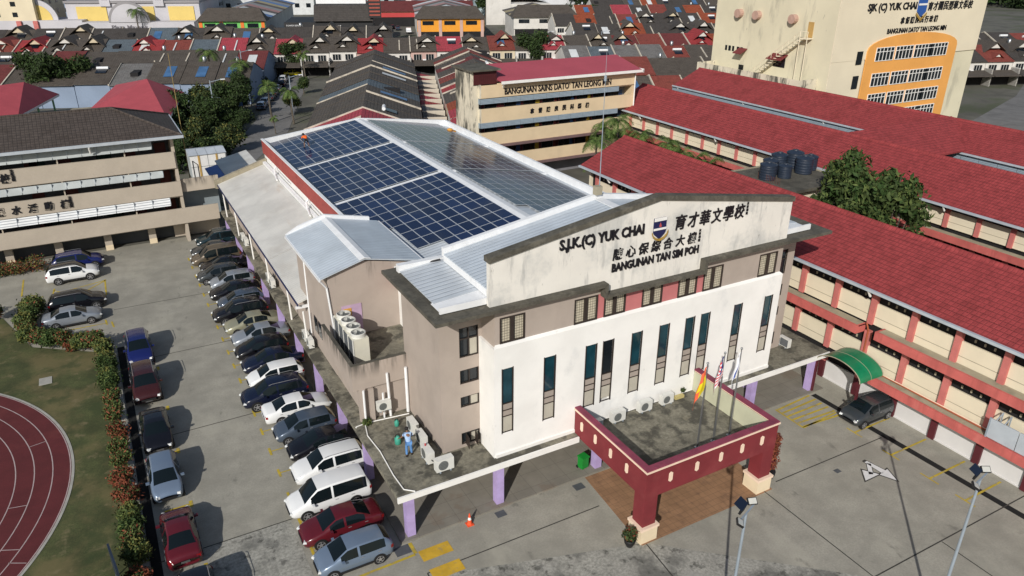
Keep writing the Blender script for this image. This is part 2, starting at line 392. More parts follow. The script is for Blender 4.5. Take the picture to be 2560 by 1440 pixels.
for r, a in ((RO-1.5, .22), (RO-1.5, -.44), (RO-2.5, -.2), (RO-.6, -.5)):
    for dd in (0, ):
        p = (CX+(r-.5)*math.cos(a), CY+(r-.5)*math.sin(a)); q = (CX+(r+.45)*math.cos(a), CY+(r+.45)*math.sin(a)); tl.poly(strip(p, q, .05, .051))
tl.build('lane_line', m_tline, tr)
tk = MB(); arc(RO, RO+.16, -1.4, 1.5, .055, tk, 90); tk.build('track_kerb', m_kerb, tr)
# street beyond the hall
rp = [gnd(*p) for p in ((520,440),(640,300),(700,205),(735,180),(775,180),(770,205),(745,262),(720,330),(640,400),(600,420))]
struct('road', slab(rp, -.02), m_asph, 'sunbleached asphalt side street between trees and terraced houses', 'road')
rp2 = [gnd(*p) for p in ((2380,330),(2560,420),(2700,330),(2580,180),(2540,240))]
struct('side_road', slab(rp2, -.02), m_asph, 'grey yard road beyond the red tiled roofs', 'road')

# ---------------------------------------------------------------- school hall
hall = thing('school_hall', 'large school hall with white gabled sign front, maroon porch and metal roof under solar panels', 'school building', (26.85, 31.3, 0))
HL = Matrix.Translation((-26.85, -31.3, 0))
def hp(mb, name, mats, parent=None, **k):
    """a part of the hall, given in world coordinates"""
    if name in ('column', 'pillar', 'relief_plaque', 'pedestal', 'side_window', 'side_glass', 'rose_wall_panel', 'canopy_gutter', 'roof_walkway', 'canopy_beam'): return mb.xf(HL).parts(name, mats if not isinstance(mats, list) else mats[0], hall)
    o = mb.xf(HL).build(name, mats, parent or hall, **k) if parent is None else mb.build(name, mats, parent, **k)
    return o
def wallgrid(mb, axis, c0, c1, a0, a1, z0, z1, ops, mi=0):
    """wall slab with rectangular openings (a0, a1, z0, z1); axis 'x': wall runs along x between y=c0 and c1"""
    cuts = sorted({a0, a1, *[o[0] for o in ops], *[o[1] for o in ops]})
    cuts = [c for c in cuts if a0 <= c <= a1]
    for p, q in zip(cuts[:-1], cuts[1:]):
        mid = (p+q)/2; zs = z0
        for o in sorted([o for o in ops if o[0] <= mid <= o[1]], key=lambda o: o[2]):
            if o[2] > zs: (mb.box(p, q, c0, c1, zs, o[2], mi) if axis == 'x' else mb.box(c0, c1, p, q, zs, o[2], mi))
            zs = o[3]
        if zs < z1: (mb.box(p, q, c0, c1, zs, z1, mi) if axis == 'x' else mb.box(c0, c1, p, q, zs, z1, mi))
    return mb
def text(name, body, width, height, m, parent, loc, face='-y', depth=.06, bold=0, rows=None, shear=0, label=None, squeeze=True):
    """raised lettering fitted into width x height metres, lower left corner at loc"""
    cu = bpy.data.curves.new(name, 'FONT'); cu.body = body; cu.size = 1; cu.extrude = .02; cu.offset = bold; cu.resolution_u = 2
    if shear: cu.shear = shear
    if rows: cu.space_line = rows
    t = bpy.data.objects.new(name, cu); col.objects.link(t)
    dg = bpy.context.evaluated_depsgraph_get(); me = bpy.data.meshes.new_from_object(t.evaluated_get(dg))
    bpy.data.objects.remove(t); bpy.data.curves.remove(cu)
    xs = [v.co.x for v in me.vertices]; ys = [v.co.y for v in me.vertices]
    x0, x1, y0, y1 = min(xs), max(xs), min(ys), max(ys)
    sx = width/(x1-x0); sy = height/(y1-y0)
    for v in me.vertices:
        a, b, c = (v.co.x-x0)*sx, (v.co.y-y0)*sy, (v.co.z+.02)/.04*depth
        v.co = (a, -c, b) if face == '-y' else (-c, -a, b) if face == '-x' else (a, b, c)
    me.materials.clear(); me.materials.append(m); me.update()
    o = bpy.data.objects.new(name, me); col.objects.link(o); o.parent = parent; o.location = loc
    if label: o['label'] = label
    return o
HO = Vector((-26.85, -31.3, 0))
# white projecting front with slit windows
SL = [(16.8,17.48),(19.5,20.24),(22.32,23.07),(23.54,24.28),(25.64,26.39),(27.74,28.48),(29.8,30.51),(31.06,31.77),(33.85,34.53),(36.56,37.25)]
wl_ = MB(); wallgrid(wl_, 'x', 31.3, 31.62, 16.3, 37.9, 3.02, 10.22, [(a, b, 4.65, 8.85) for a, b in SL])
wl_.box(16.3, 16.62, 31.62, 33.1, 3.02, 10.2); wl_.box(37.58, 37.9, 31.62, 33.1, 3.02, 10.2)
wl_.poly([(16.3,31.3,10.22),(37.9,31.3,10.22),(37.75,31.48,10.36),(16.45,31.48,10.36)])
hp(wl_, 'front_wall', m_white)
for i, (a, b) in enumerate(SL):
    wd = MB()
    for q in ((a-.03,a+.02),(b-.02,b+.03)): wd.box(q[0], q[1], 31.27, 31.36, 4.62, 8.88)
    for z in (4.65, 5.74, 6.14, 6.58, 8.85): wd.box(a+.02, b-.02, 31.31, 31.39, z-.025, z+.025)
    fr_ = hp(wd, 'slit_window', m_dkframe)
    g = bx(a+.02, b-.02, 31.37, 31.39, 6.6, 8.83).xf(HL).build('glass_pane', m_glass if i == 3 else m_tealg, fr_)
    bx(a+.02, b-.02, 31.345, 31.37, 6.165, 6.56).add(bx(a+.02, b-.02, 31.345, 31.37, 5.765, 6.12)).xf(HL).build('sill_band', m_bandst, fr_)
    bx(a+.02, b-.02, 31.35, 31.37, 4.7 if i not in (3,) else 4.86, 5.72).xf(HL).build('blind', m_blind, fr_)
# upper taupe wall with lattice windows
UPW = [(16.75,18.3),(21.5,23.08),(23.55,25.07),(26.3,27.8),(29.03,30.5),(31.03,32.57),(35.7,37.28)]
PK = [(23.08,23.55),(25.07,26.3),(27.8,29.03),(30.5,31.03)]
up = MB(); wallgrid(up, 'x', 31.48, 31.7, 16.45, 37.75, 10.2, 12.62, [(a, b, 10.36, 11.92) for a, b in UPW+PK])
up.box(16.45, 16.7, 31.7, 33.1, 10.2, 12.6); up.box(37.5, 37.75, 31.7, 33.1, 10.2, 12.6)
hp(up, 'upper_wall', m_tan)
pk = MB()
for a, b in PK: pk.box(a, b, 31.5, 31.65, 10.36, 11.92)
hp(pk, 'rose_wall_panel', m_pinkw)
m_latt = mat('cream_lattice_blind', (.52,.47,.36), .8, .1, 3, stripes=[('X', .15, .22, (.12,.105,.085), .85), ('Z', .16, .22, (.12,.105,.085), .85)])
for a, b in UPW:
    f = MB(); c = (a+b)/2
    f.box(a, a+.07, 31.44, 31.54, 10.36, 11.92).box(b-.07, b, 31.44, 31.54, 10.36, 11.92).box(c-.11, c+.11, 31.45, 31.54, 10.43, 11.85)
    f.box(a+.07, b-.07, 31.44, 31.54, 10.36, 10.43).box(a+.07, b-.07, 31.44, 31.54, 11.85, 11.92)
    fo = hp(f, 'lattice_window', m_dkframe)
    bx(a+.07, c-.11, 31.56, 31.58, 10.43, 11.85).add(bx(c+.11, b-.07, 31.56, 31.58, 10.43, 11.85)).xf(HL).build('blind', m_latt, fo)
# taupe blocks either side
TW = [(15.1,16.28,9.1,10.95),(15.1,16.28,7.4,8.3),(15.1,16.28,5.85,6.55),(15.1,16.28,3.3,4.1)]
TR = [(39.0,40.25,9.1,10.95),(39.0,40.25,7.4,8.3),(39.0,40.25,5.85,6.55),(39.0,40.25,3.5,4.5)]
tb = MB(); wallgrid(tb, 'x', 33.1, 33.4, 13.9, 16.62, 3.02, 12.62, TW); wallgrid(tb, 'x', 33.1, 33.4, 37.58, 40.9, 3.02, 12.62, TR)
tb.box(13.9, 14.2, 33.4, 38.6, 3.02, 12.62); tb.box(40.6, 40.9, 33.4, 38.6, 3.02, 12.62); tb.box(14.2, 40.6, 38.3, 38.6, 3.02, 12.4)
hp(tb, 'side_wall', m_tan)
for (a, b, z0, z1) in TW + TR:
    f = MB(); c = (a+b)/2
    f.box(a, a+.05, 33.13, 33.2, z0, z1).box(b-.05, b, 33.13, 33.2, z0, z1).box(a+.05, b-.05, 33.13, 33.2, z0, z0+.05).box(a+.05, b-.05, 33.13, 33.2, z1-.05, z1).box(c-.03, c+.03, 33.14, 33.2, z0+.05, z1-.05)
    if z1-z0 > 1.5: f.box(a+.05, c-.03, 33.14, 33.2, z0+1.1, z0+1.16).box(c+.03, b-.05, 33.14, 33.2, z0+1.1, z0+1.16)
    fo = hp(f, 'casement_window', m_dkframe)
    bx(a+.05, b-.05, 33.22, 33.24, z0+.05, z1-.05).xf(HL).build('glass_pane', m_glass, fo)
    if z0 in (9.1, 5.85, 3.3) and a < 20:
        bx(c+.08, b-.06, 33.20, 33.215, z0+.06, z0+(1.05 if z0 == 9.1 else .62)).xf(HL).build('blind', m_blind, fo)
    if z0 == 3.3 and a < 20:
        MB().bbox((15.35,32.8,3.68),(.03,.3,0),(.0,.0,.38),(.01,0,0)).bbox((15.95,32.85,3.68),(.02,.25,0),(.0,.0,.38),(.01,0,0)).xf(HL).build('open_sash', m_dkframe, fo)
# eave slabs of dark weathered concrete, stepped down in the middle
es = MB()
es.box(12.8, 23.3, 30.8, 31.6, 12.6, 12.8).box(12.8, 13.9, 31.6, 38.6, 12.6, 12.8).box(13.9, 16.6, 31.6, 38.55, 12.62, 12.78)
es.box(30.4, 41.4, 30.8, 31.6, 12.6, 12.8).box(37.1, 41.4, 31.6, 38.6, 12.6, 12.8)
es.box(23.3, 30.4, 30.8, 31.6, 11.92, 12.1).box(23.12, 23.3, 30.8, 31.3, 11.92, 12.6).box(30.4, 30.58, 30.8, 31.3, 11.92, 12.6)
es.box(16.6, 37.1, 37.16, 38.55, 12.5, 12.6)
hp(es, 'eave_slab', m_dkconc)
sg = MB(); sg.prism([(16.05,12.8),(23.3,12.8),(23.3,12.1),(30.4,12.1),(30.4,12.8),(37.65,12.8),(37.65,15.32),(26.85,17.02),(16.05,15.32)], 'y', 31.28, 31.58)
hp(sg, 'sign_wall', m_sign)
cp = MB()
cp.prism([(15.98,15.30),(26.85,17.01),(26.85,17.30),(15.98,15.60)], 'y', 31.16, 31.74); cp.prism([(26.85,17.01),(37.72,15.30),(37.72,15.60),(26.85,17.30)], 'y', 31.16, 31.74)
hp(cp, 'sign_coping', m_dkconc)
# raised roof behind the sign
rr = MB(); rr.prism([(16.7,12.7),(37.0,12.7),(37.0,13.55),(26.85,15.15),(16.7,13.55)], 'y', 31.76, 37.15); hp(rr, 'roof_gable_wall', m_wtrim)
for s, x in ((-1, 16.15), (1, 37.55)):
    q = MB(); q.prism([(x,13.6),(26.85,15.32),(26.85,15.40),(x,13.68)] if s < 0 else [(26.85,15.32),(x,13.6),(x,13.68),(26.85,15.40)], 'y', 31.76, 37.2)
    hp(q, 'roof_sheet', m_metal)
    f = MB(); f.box(x-.03, x+.03, 31.76, 37.2, 13.25, 13.62); hp(f, 'fascia', m_wsteel)
fl = MB(); fl.prism([(16.15,13.5),(26.85,15.22),(26.85,15.72),(16.15,14.0)], 'y', 37.22, 37.5); fl.prism([(26.85,15.22),(37.55,13.5),(37.55,14.0),(26.85,15.72)], 'y', 37.22, 37.5)
fl.box(26.55, 27.15, 31.8, 37.2, 15.4, 15.44)
hp(fl, 'roof_flashing', m_wsteel)
q = MB().box(26.55, 27.0, 37.0, 37.4, 15.7, 16.25); hp(q, 'rod_plinth', m_ledge)
q = MB().tube((26.9,37.2,16.2),(26.9,37.2,22.8),.035,.02,6); q.tube((26.9,37.2,22.8),(26.9,37.2,24.6),.012,.01,5); q.lathe([(.02,0),(.09,.05),(.09,.3),(.02,.4)], (26.9,37.2,22.6), 8); hp(q, 'lightning_rod', m_galv)
# lean-to sheets on the low flat roof either side of the raised roof
for x0, x1, z0, z1 in ((13.55,16.55,12.92,13.2),(37.3,40.2,13.2,12.92)):
    q = MB(); q.prism([(x0,z0),(x1,z1),(x1,z1+.05),(x0,z0+.05)], 'y', 32.75, 37.6); hp(q, 'roof_sheet', m_metalx)
    q = MB(); q.prism([(x0-.1,z0-.02),(x1,z1-.02),(x1,z1+.02),(x0-.1,z0+.02)], 'y', 31.72, 32.9); q.box(x0-.15, x1, 31.62, 31.74, min(z0,z1)-.06, max(z0,z1)+.02)
    hp(q, 'apron_sheet', m_wsteel)
q = MB().path([(16.0,37.4,13.3),(15.3,37.75,13.1),(14.4,37.8,13.08),(13.7,37.75,13.05)], .06); hp(q, 'overflow_pipe', m_black)
q = MB().box(13.5, 16.7, 37.62, 38.0, 12.85, 13.3); hp(q, 'roof_gutter', m_wsteel)
# main body
mb = MB(); mb.box(15.85, 37.9, 38.6, 85.4, 0, 8.84); hp(mb, 'hall_wall', m_wtrim)
q = MB(); q.box(15.72, 15.82, 38.6, 85.5, 8.7, 10.2); hp(q, 'red_fascia', m_redwall)
q = MB(); q.box(15.82, 15.9, 38.6, 85.4, 8.84, 10.2).box(37.7, 37.95, 38.6, 85.4, 8.84, 10.22); q.box(15.66, 15.94, 38.5, 85.5, 10.2, 10.28)
q.prism([(15.9,8.84),(37.7,8.84),(37.7,10.22),(26.85,11.5),(15.9,10.22)], 'y', 85.15, 85.5)
hp(q, 'parapet', m_wsteel)
gt = MB().box(15.9, 16.15, 38.6, 85.1, 9.3, 9.5); hp(gt, 'valley_gutter', m_navy)
for pr in ([(16.0,9.5),(26.85,11.25),(26.85,11.32),(16.0,9.57)], [(26.85,11.25),(37.7,9.5),(37.7,9.57),(26.85,11.32)]):
    q = MB(); q.prism(pr, 'y', 38.6, 85.14); hp(q, 'roof_sheet', m_metalx)
q = MB(); q.prism([(26.25,11.27),(26.85,11.38),(27.45,11.27),(27.45,11.33),(26.85,11.44),(26.25,11.33)], 'y', 38.6, 85.13); hp(q, 'ridge_cap', m_wsteel)
# low wing along the car park
q = MB(); q.box(11.15, 15.84, 38.5, 84.4, 3.02, 5.85); hp(q, 'wing_wall', m_tan)
for (y0, y1) in ((50.8, 60.15), (60.25, 84.5)):
    q = MB(); q.prism([(10.35,6.0),(15.8,7.72),(15.8,7.8),(10.35,6.08)], 'y', y0, y1); hp(q, 'roof_sheet', m_cream)
q = MB(); q.box(10.27, 10.35, 50.6, 84.5, 5.9, 6.04); hp(q, 'gutter', m_navy)
q = MB(); q.prism([(10.6,5.6),(15.8,7.25),(15.8,8.25),(10.1,6.45),(10.1,5.6)], 'y', 84.5, 85.0); hp(q, 'end_coping', m_ledge)
q = MB().box(15.35, 15.7, 50.5, 84.4, 7.75, 8.0); hp(q, 'box_gutter', m_wsteel)
q = MB()
for y in (79, 66.5, 60.4):
    q.path([(15.66,y,8.75),(15.45,y,8.5),(15.3,y-.8,8.1),(15.1,y-2.4,7.95)], .09)
    q.path([(15.66,y-.2,8.4),(15.62,y-5.5,8.4)], .05)
hp(q, 'downpipe', m_wsteel)
q = MB()
for y in (49.6, 54.4, 61.8, 68.5, 75.5, 82): q.tube((10.42,y,5.9),(10.5,y,3.1),.07)
hp(q, 'downpipe', m_wtrim)
# stair tower with its own gabled roof
tw = MB(); tw.prism([(11.12,3.11),(16.75,3.11),(16.75,10.4),(13.6,11.1),(11.12,10.4)], 'y', 44.5, 52.8); hp(tw, 'tower_wall', [m_tantop])
for pr in ([(10.6,10.42),(13.6,11.28),(13.6,11.36),(10.6,10.5)], [(13.6,11.28),(17.6,10.42),(17.6,10.5),(13.6,11.36)]):
    q = MB(); q.prism(pr, 'y', 44.2, 53.2); hp(q, 'tower_roof', m_metal)
q = MB(); q.prism([(10.6,10.5),(13.6,11.36),(17.0,10.63),(17.0,10.9),(13.6,11.62),(11.6,11.05)], 'y', 53.2, 53.42).prism([(13.25,11.3),(13.6,11.4),(14.0,11.3),(14.0,11.34),(13.6,11.45),(13.25,11.34)], 'y', 44.15, 53.2); hp(q, 'roof_flashing', m_wsteel)
q = MB(); q.box(10.5, 10.6, 44.2, 53.2, 10.3, 10.46).box(17.6, 17.75, 44.1, 53.2, 10.28, 10.46); q.path([(17.65,44.3,10.3),(17.65,44.3,9.2)], .09).path([(10.6,44.3,10.3),(11.0,44.42,9.7),(11.25,44.42,6)], .07); q.path([(11.08,50.5,10.2),(11.05,50.5,3.2)], .06)
q.box(10.2, 11.1, 50.9, 51.05, 5.55, 5.75); hp(q, 'downpipe', m_wsteel)
q = MB(); q.box(11.85, 13.2, 44.45, 44.497, 5.95, 8.15); hp(q, 'painted_door', mat('lilac_door_paint', (.46,.33,.46), .7, .1, 1.5))
q = MB(); q.box(11.95, 12.5, 44.43, 44.448, 5.98, 7.95); hp(q, 'door_patch', mat('ochre_door_paint', (.55,.30,.06), .7, .25, 1.5, stains=[((.5,.35,.33), (1.5,1.5,1.), .5, .64, .7)]))
f = MB()
for y in (45.2, 46.3, 47.4, 48.5):
    f.box(11.10, 11.148, y, y+.9, 4.35, 5.6)
hp(f, 'side_window', m_dkframe); 
f = MB()
for y in (45.2, 46.3, 47.4, 48.5): f.box(11.07, 11.098, y+.08, y+.82, 4.42, 5.53)
hp(f, 'side_glass', m_glass)
# plant deck with stained parapet
q = MB(); q.box(10.4, 13.9, 38.3, 38.5, 5.45, 7.15).box(10.4, 10.6, 38.5, 44.5, 5.45, 7.15); hp(q, 'deck_parapet', m_tanst)
q = MB(); q.box(10.39, 13.9, 38.29, 38.52, 7.15, 7.19).box(10.39, 10.62, 38.52, 44.5, 7.15, 7.19); hp(q, 'parapet_coping', m_dkconc)
q = MB(); q.box(10.6, 16.2, 38.62, 44.48, 5.5, 5.9); hp(q, 'deck_floor', m_roofconc)
q = MB(); q.box(10.75, 11.15, 38.3, 38.62, 3.02, 5.45).box(11.35, 11.62, 38.15, 38.5, 3.02, 5.4); hp(q, 'pillar', m_tan)
q = MB().tube((12.2,38.2,3.1),(12.2,38.2,4.9),.06).tube((12.62,38.2,3.1),(12.55,38.2,6.2),.08).tube((13.75,38.15,3.1),(13.75,38.15,6.3),.1).tube((11.0,38.2,3.1),(11.0,38.2,5.4),.07); hp(q, 'downpipe', m_wsteel)
# canopy and ledge
cn = MB(); cn.box(10.2, 43.5, 30.72, 33.1, 2.82, 3.1).box(10.2, 13.9, 33.1, 38.5, 2.82, 3.1).box(10.2, 11.15, 38.5, 84.4, 2.82, 3.1).box(40.9, 43.5, 33.1, 44.0, 2.82, 3.1)
hp(cn, 'canopy_slab', [m_roofconc])
q = MB(); q.box(10.15, 21.7, 30.62, 30.72, 2.78, 3.14).box(31.4, 43.5, 30.62, 30.72, 2.78, 3.14); hp(q, 'canopy_gutter', m_wtrim)
q = MB().path([(10.9,38.1,3.15),(10.62,36.8,3.14),(10.75,35.0,3.14),(10.66,32.6,3.14),(10.72,31.2,3.14),(11.2,30.74,3.16)], .035); q.path([(10.25,37.9,3.0),(10.3,38.0,3.14),(11.0,38.12,3.14),(13.6,37.6,3.3)], .035); hp(q, 'conduit_pipe', m_wtrim)
q = MB().box(16.4, 37.9, 31.22, 31.298, 3.1, 3.3); hp(q, 'wall_skirting', m_wtrim)
q = MB()
for x in (10.9, 16.45, 23.4, 30.0, 36.4, 42.4): q.box(x-.24, x+.24, 30.85, 31.33, .1, 2.82)
for y in (36.8, 41.9, 47.6, 53.0, 58.9, 64.8, 71.2, 76.8, 82.5): q.box(10.3, 10.75, y-.25, y+.25, .1, 2.82)
for x in (33.9, 38.6): q.box(x-.24, x+.24, 33.4, 33.88, .1, 2.82)
hp(q, 'column', m_purple)
q = MB(); q.box(13.9, 40.9, 34.2, 38.3, .1, 2.8).box(12.6, 15.8, 38.5, 84.4, .1, 2.8); hp(q, 'ground_floor_wall', m_peach)
q = MB(); q.box(10.2, 43.5, 30.6, 44, .0, .1).box(10.2, 13.5, 44, 84.4, 0, .1); hp(q, 'walkway', m_walk)
q = MB(); q.box(11.2, 15.9, 32.3, 32.45, 2.35, 2.8).box(17, 21.5, 32.3, 32.45, 2.35, 2.8); hp(q, 'canopy_beam', m_peach)
# porch
PX0, PX1, PY0, PY1 = 21.75, 31.35, 24.4, 31.28
q = MB(); q.box(PX0, PX1, PY0, PY0+.32, 3.0, 4.72).box(PX0, PX0+.32, PY0+.32, PY1, 3.0, 4.72).box(PX1-.32, PX1, PY0+.32, PY1, 3.0, 4.72)
q.box(PX0+.02, PX0+.9, PY0+.02, PY0+.9, 1.05, 3.0).box(PX1-.9, PX1-.02, PY0+.02, PY0+.9, 1.05, 3.0)
hp(q, 'porch_wall', m_maroon)
q = MB(); q.box(PX0-.03, PX1+.03, PY0-.03, PY0+.36, 4.82, 4.9).box(PX0-.03, PX0+.36, PY0+.36, PY1, 4.82, 4.9).box(PX1-.36, PX1+.03, PY0+.36, PY1, 4.82, 4.9); hp(q, 'porch_coping', m_maroont)
q = MB(); q.box(PX0-.07, PX1+.07, PY0-.07, PY0+.3, 4.72, 4.82).box(PX0-.07, PX0+.3, PY0+.3, PY1, 4.72, 4.82).box(PX1-.3, PX1+.07, PY0+.3, PY1, 4.72, 4.82)
def hexa(u, z): return [(u-.13, z-.24), (u, z-.33), (u+.13, z-.24), (u+.13, z+.24), (u, z+.33), (u-.13, z+.24)]
hp(q, 'porch_trim', m_creamt)
q = MB()
for u in (23.4, 25.25, 27.0, 28.6, 30.15): q.prism(hexa(u, 3.95), 'y', PY0-.03, PY0+.01)
for u in (26.1, 27.6, 29.1, 30.5): q.prism(hexa(u, 3.95), 'x', PX0-.03, PX0+.01)
hp(q, 'relief_plaque', m_creamt)
q = MB(); q.box(PX0+.33, PX1-.33, PY0+.33, PY1-.01, 3.05, 3.3); hp(q, 'porch_roof', m_roofconc)
q = MB(); q.box(PX1-.345, PX1-.32, PY0+.34, PY1-.02, 3.3, 4.72); hp(q, 'parapet_lining', m_olive)
q = MB(); q.box(PX0+.32, PX0+.335, PY0+.34, PY1-.02, 3.3, 4.72).box(PX0+.335, PX1-.345, PY0+.32, PY0+.335, 3.3, 4.72); hp(q, 'bitumen_lining', m_black)
q = MB()
for x in (PX0-.1, PX1-1.02): q.box(x, x+1.12, PY0-.1, PY0+1.02, 0, .9)
hp(q, 'pedestal', m_peach)
q = MB()
for x in (PX0-.16, PX1-1.08): q.box(x, x+1.24, PY0-.16, PY0+1.08, .9, 1.06)
hp(q, 'pedestal_cap', m_creamt)
# lettering and crest
text('lettering', 'S.J.K.(C) YUK CHAI', 5.62, .80, m_letter, hall, Vector((20.22,31.27,15.0))+HO, bold=.04)
for i, ch in enumerate('育才華文學校'): text('lettering', ch, .82, .92, m_letter, hall, Vector((28.1+i*.915,31.27,14.98 - .015*i))+HO, bold=.014, shear=.12)
for i, ch in enumerate('陳心保綜合大樓'): text('lettering', ch, .68, .70, m_letter, hall, Vector((23.77+i*.895,31.27,13.93))+HO, bold=.014, shear=.12)
text('lettering', 'BANGUNAN TAN SIM POH', 6.35, .53, m_letter, hall, Vector((23.75,31.27,13.22))+HO, bold=.04)
for x, z in ((33.62, 15.12), (29.98, 14.02)):
    for i, ch in enumerate('沈慕羽題'): text('lettering', ch, .15, .16, m_letter, hall, Vector((x,31.27,z+.57-i*.21))+HO, bold=.0)
cr = MB(); cr.prism([(26.5,15.1),(26.5,15.95),(27.38,15.95),(27.38,15.1),(27.28,14.95),(26.94,14.68),(26.6,14.95)][::-1], 'y', 31.2, 31.27); crest = hp(cr, 'school_crest', m_navy)
MB().prism([(26.5,15.78),(27.38,15.78),(27.38,15.97),(26.5,15.97)], 'y', 31.17, 31.2).prism([(26.48,15.24),(27.4,15.24),(27.4,15.36),(26.48,15.36)], 'y', 31.17, 31.2).xf(HL).build('crest_band', m_wtrim, crest)
MB().prism([(26.86,15.45),(26.94,15.68),(27.03,15.45),(26.94,15.40)], 'y', 31.17, 31.2).xf(HL).build('crest_flame', mat('crest_red', (.45,.08,.08), .5, 0), crest)
rb = MB(); pts = [(26.36,15.05),(26.45,14.84),(26.66,14.66),(26.94,14.58),(27.22,14.66),(27.43,14.84),(27.52,15.05)]
for a, b in zip(pts[:-1], pts[1:]): rb.prism([a, b, (b[0], b[1]+.13), (a[0], a[1]+.13)], 'y', 31.13, 31.18)
rb.xf(HL).build('crest_ribbon', m_gold, crest)

# ---------------------------------------------------------------- solar arrays on the roof
def cell_mat():
    m = bpy.data.materials.new('solar_cell'); m.use_nodes = True; nt = m.node_tree; b = nt.nodes['Principled BSDF']
    tc = nt.nodes.new('ShaderNodeTexCoord'); oi = nt.nodes.new('ShaderNodeObjectInfo')
    sx = nt.nodes.new('ShaderNodeSeparateXYZ'); nt.links.new(tc.outputs['Object'], sx.inputs[0])
    k = None
    for ax, per in (('X', .155), ('Y', .155)):
        t = mth(nt, 'FRACT', mth(nt, 'DIVIDE', sx.outputs[ax], per))
        v = mapr(nt, mth(nt, 'ABSOLUTE', mth(nt, 'SUBTRACT', t, .5)), .44, .5)
        k = v if k is None else mth(nt, 'MAXIMUM', k, v)
    base = mixc(nt, oi.outputs['Random'], (.006,.012,.040), (.012,.024,.075))
    pos = nt.nodes.new('ShaderNodeNewGeometry').outputs['Position']
    base = mixc(nt, mth(nt, 'MULTIPLY', k, .35), base, (.03,.05,.11))
    base = mixc(nt, mapr(nt, noise(nt, pos, .25, 5), .5, .68, 0, .25), base, (.05,.055,.065))
    nt.links.new(base, b.inputs['Base Color'])
    b.inputs['Roughness'].default_value = .13; b.inputs['Specular IOR Level'].default_value = .28
    return m
m_cell = cell_mat(); m_alu = mat('anodised_frame', (.46,.49,.52), .4, 0, metal=.2)
pm = MB(); pm.box(-.495, .495, -.815, .815, 0, .035, 0)
pm.poly([(-.462,-.782,.039),(.462,-.782,.039),(.462,.782,.039),(-.462,.782,.039)], 1)
panel0 = pm.build('solar_panel', [m_alu, m_cell])
first_panel = [panel0]
SLP = math.atan(1.75/10.85)
def array(side, y_top, rows, label):
    """rows: list of (first column, last column) from the far end towards the front"""
    t = thing('solar_array', label, 'solar array', (16.0 if side < 0 else 26.85, y_top, 9.66 if side < 0 else 11.41), group='solar arrays on the hall roof')
    t.rotation_euler = (0, -SLP if side < 0 else SLP, 0)
    rl = MB()
    for k, (c0, c1) in enumerate(rows):
        y = -.83 - k*1.655
        for dy in (-.4, .4):
            rl.box((.45 if side < 0 else .9)+c0*1.005, (.45 if side < 0 else .9)+c1*1.005, y+dy-.03, y+dy+.03, -.08, .02)
        for c in range(c0, c1):
            p = first_panel.pop() if first_panel else panel0.copy()
            if p.name not in col.objects: col.objects.link(p)
            p.parent = t; p.location = ((.95 if side < 0 else 1.4)+c*1.005, y, .03)
    rl.build('mounting_rail', m_alu, t)
    return t
array(-1, 85.0, [(0,10)]*7, 'dark blue solar panel array at the far end of the sunlit roof slope')
array(-1, 72.7, [(0,10)]*7, 'dark blue solar panel array between the two walkway strips of the sunlit slope')
array(-1, 60.4, [(0,10)]*5 + [(2,10)]*3 + [(4,10)], 'dark blue solar panel array with stepped corner near the stair tower')
array(1, 85.0, [(0,9)]*7, 'reflecting solar panel array at the far end beyond the ridge')
array(1, 73.0, [(0,9)]*7, 'reflecting solar panel array in the middle beyond the ridge')
array(1, 60.9, [(0,9)]*7 + [(1,9)]*3, 'reflecting solar panel array beyond the ridge close to the sign wall')
# walkway strips are part of the roof
wk = MB()
for s in (-1, 1):
    for y in (73.06, 60.75):
        a = (16.3, 9.62) if s < 0 else (37.4, 9.62)
        b = (26.0, 11.19) if s < 0 else (27.6, 11.21)
        pr = [a, b, (b[0], b[1]+.12), (a[0], a[1]+.12)]
        wk.prism(pr if s < 0 else pr[::-1], 'y', y-.22, y+.13)
hp(wk, 'roof_walkway', m_wsteel)

# ---------------------------------------------------------------- air conditioners
def ac_unit(name='air_conditioner', big=False):
    """front (fan) faces -y, origin at the base centre"""
    W, D, H = (.46, .18, .66) if not big else (.5, .2, .95)
    t = thing(name, '', 'air conditioner')
    b = MB(); b.box(-W, W, -D, D, .07, .07+H); b.build('casing', m_acw, t)
    f = MB()
    for s in (-1, 1): f.box(s*W*.6-.03, s*W*.6+.03, -D-.03, D+.03, 0, .07)
    f.build('foot_rail', m_galv, t)
    zc = .07+H*.5; r = min(W*.58, H*.4); g = MB()
    n = 20; pts = [(-W*.22+r*math.cos(2*math.pi*i/n), -D-.006, zc+r*math.sin(2*math.pi*i/n)) for i in range(n)]
    g.poly(pts[::-1] if False else pts)
    for i in range(-3, 4): g.box(-W*.22+i*r*.25-.006, -W*.22+i*r*.25+.006, -D-.02, -D-.008, zc-math.sqrt(max(0, r*r-(i*r*.25)**2)), zc+math.sqrt(max(0, r*r-(i*r*.25)**2)))
    g.build('fan_grille', m_acg, t)
    c = MB(); c.box(W-.16, W-.02, D, D+.012, .16, .07+H*.8); c.box(-W+.02, W-.2, D, D+.01, .12, .03+H); c.build('coil_fins', m_fin, t)
    p = MB().path([(W,0,.3),(W+.08,.05,.25),(W+.1,D+.15,.12)], .025); p.build('refrigerant_pipe', m_black, t)
    return t
AC = ac_unit(); AC2 = None
grp = 'air conditioner outdoor units'
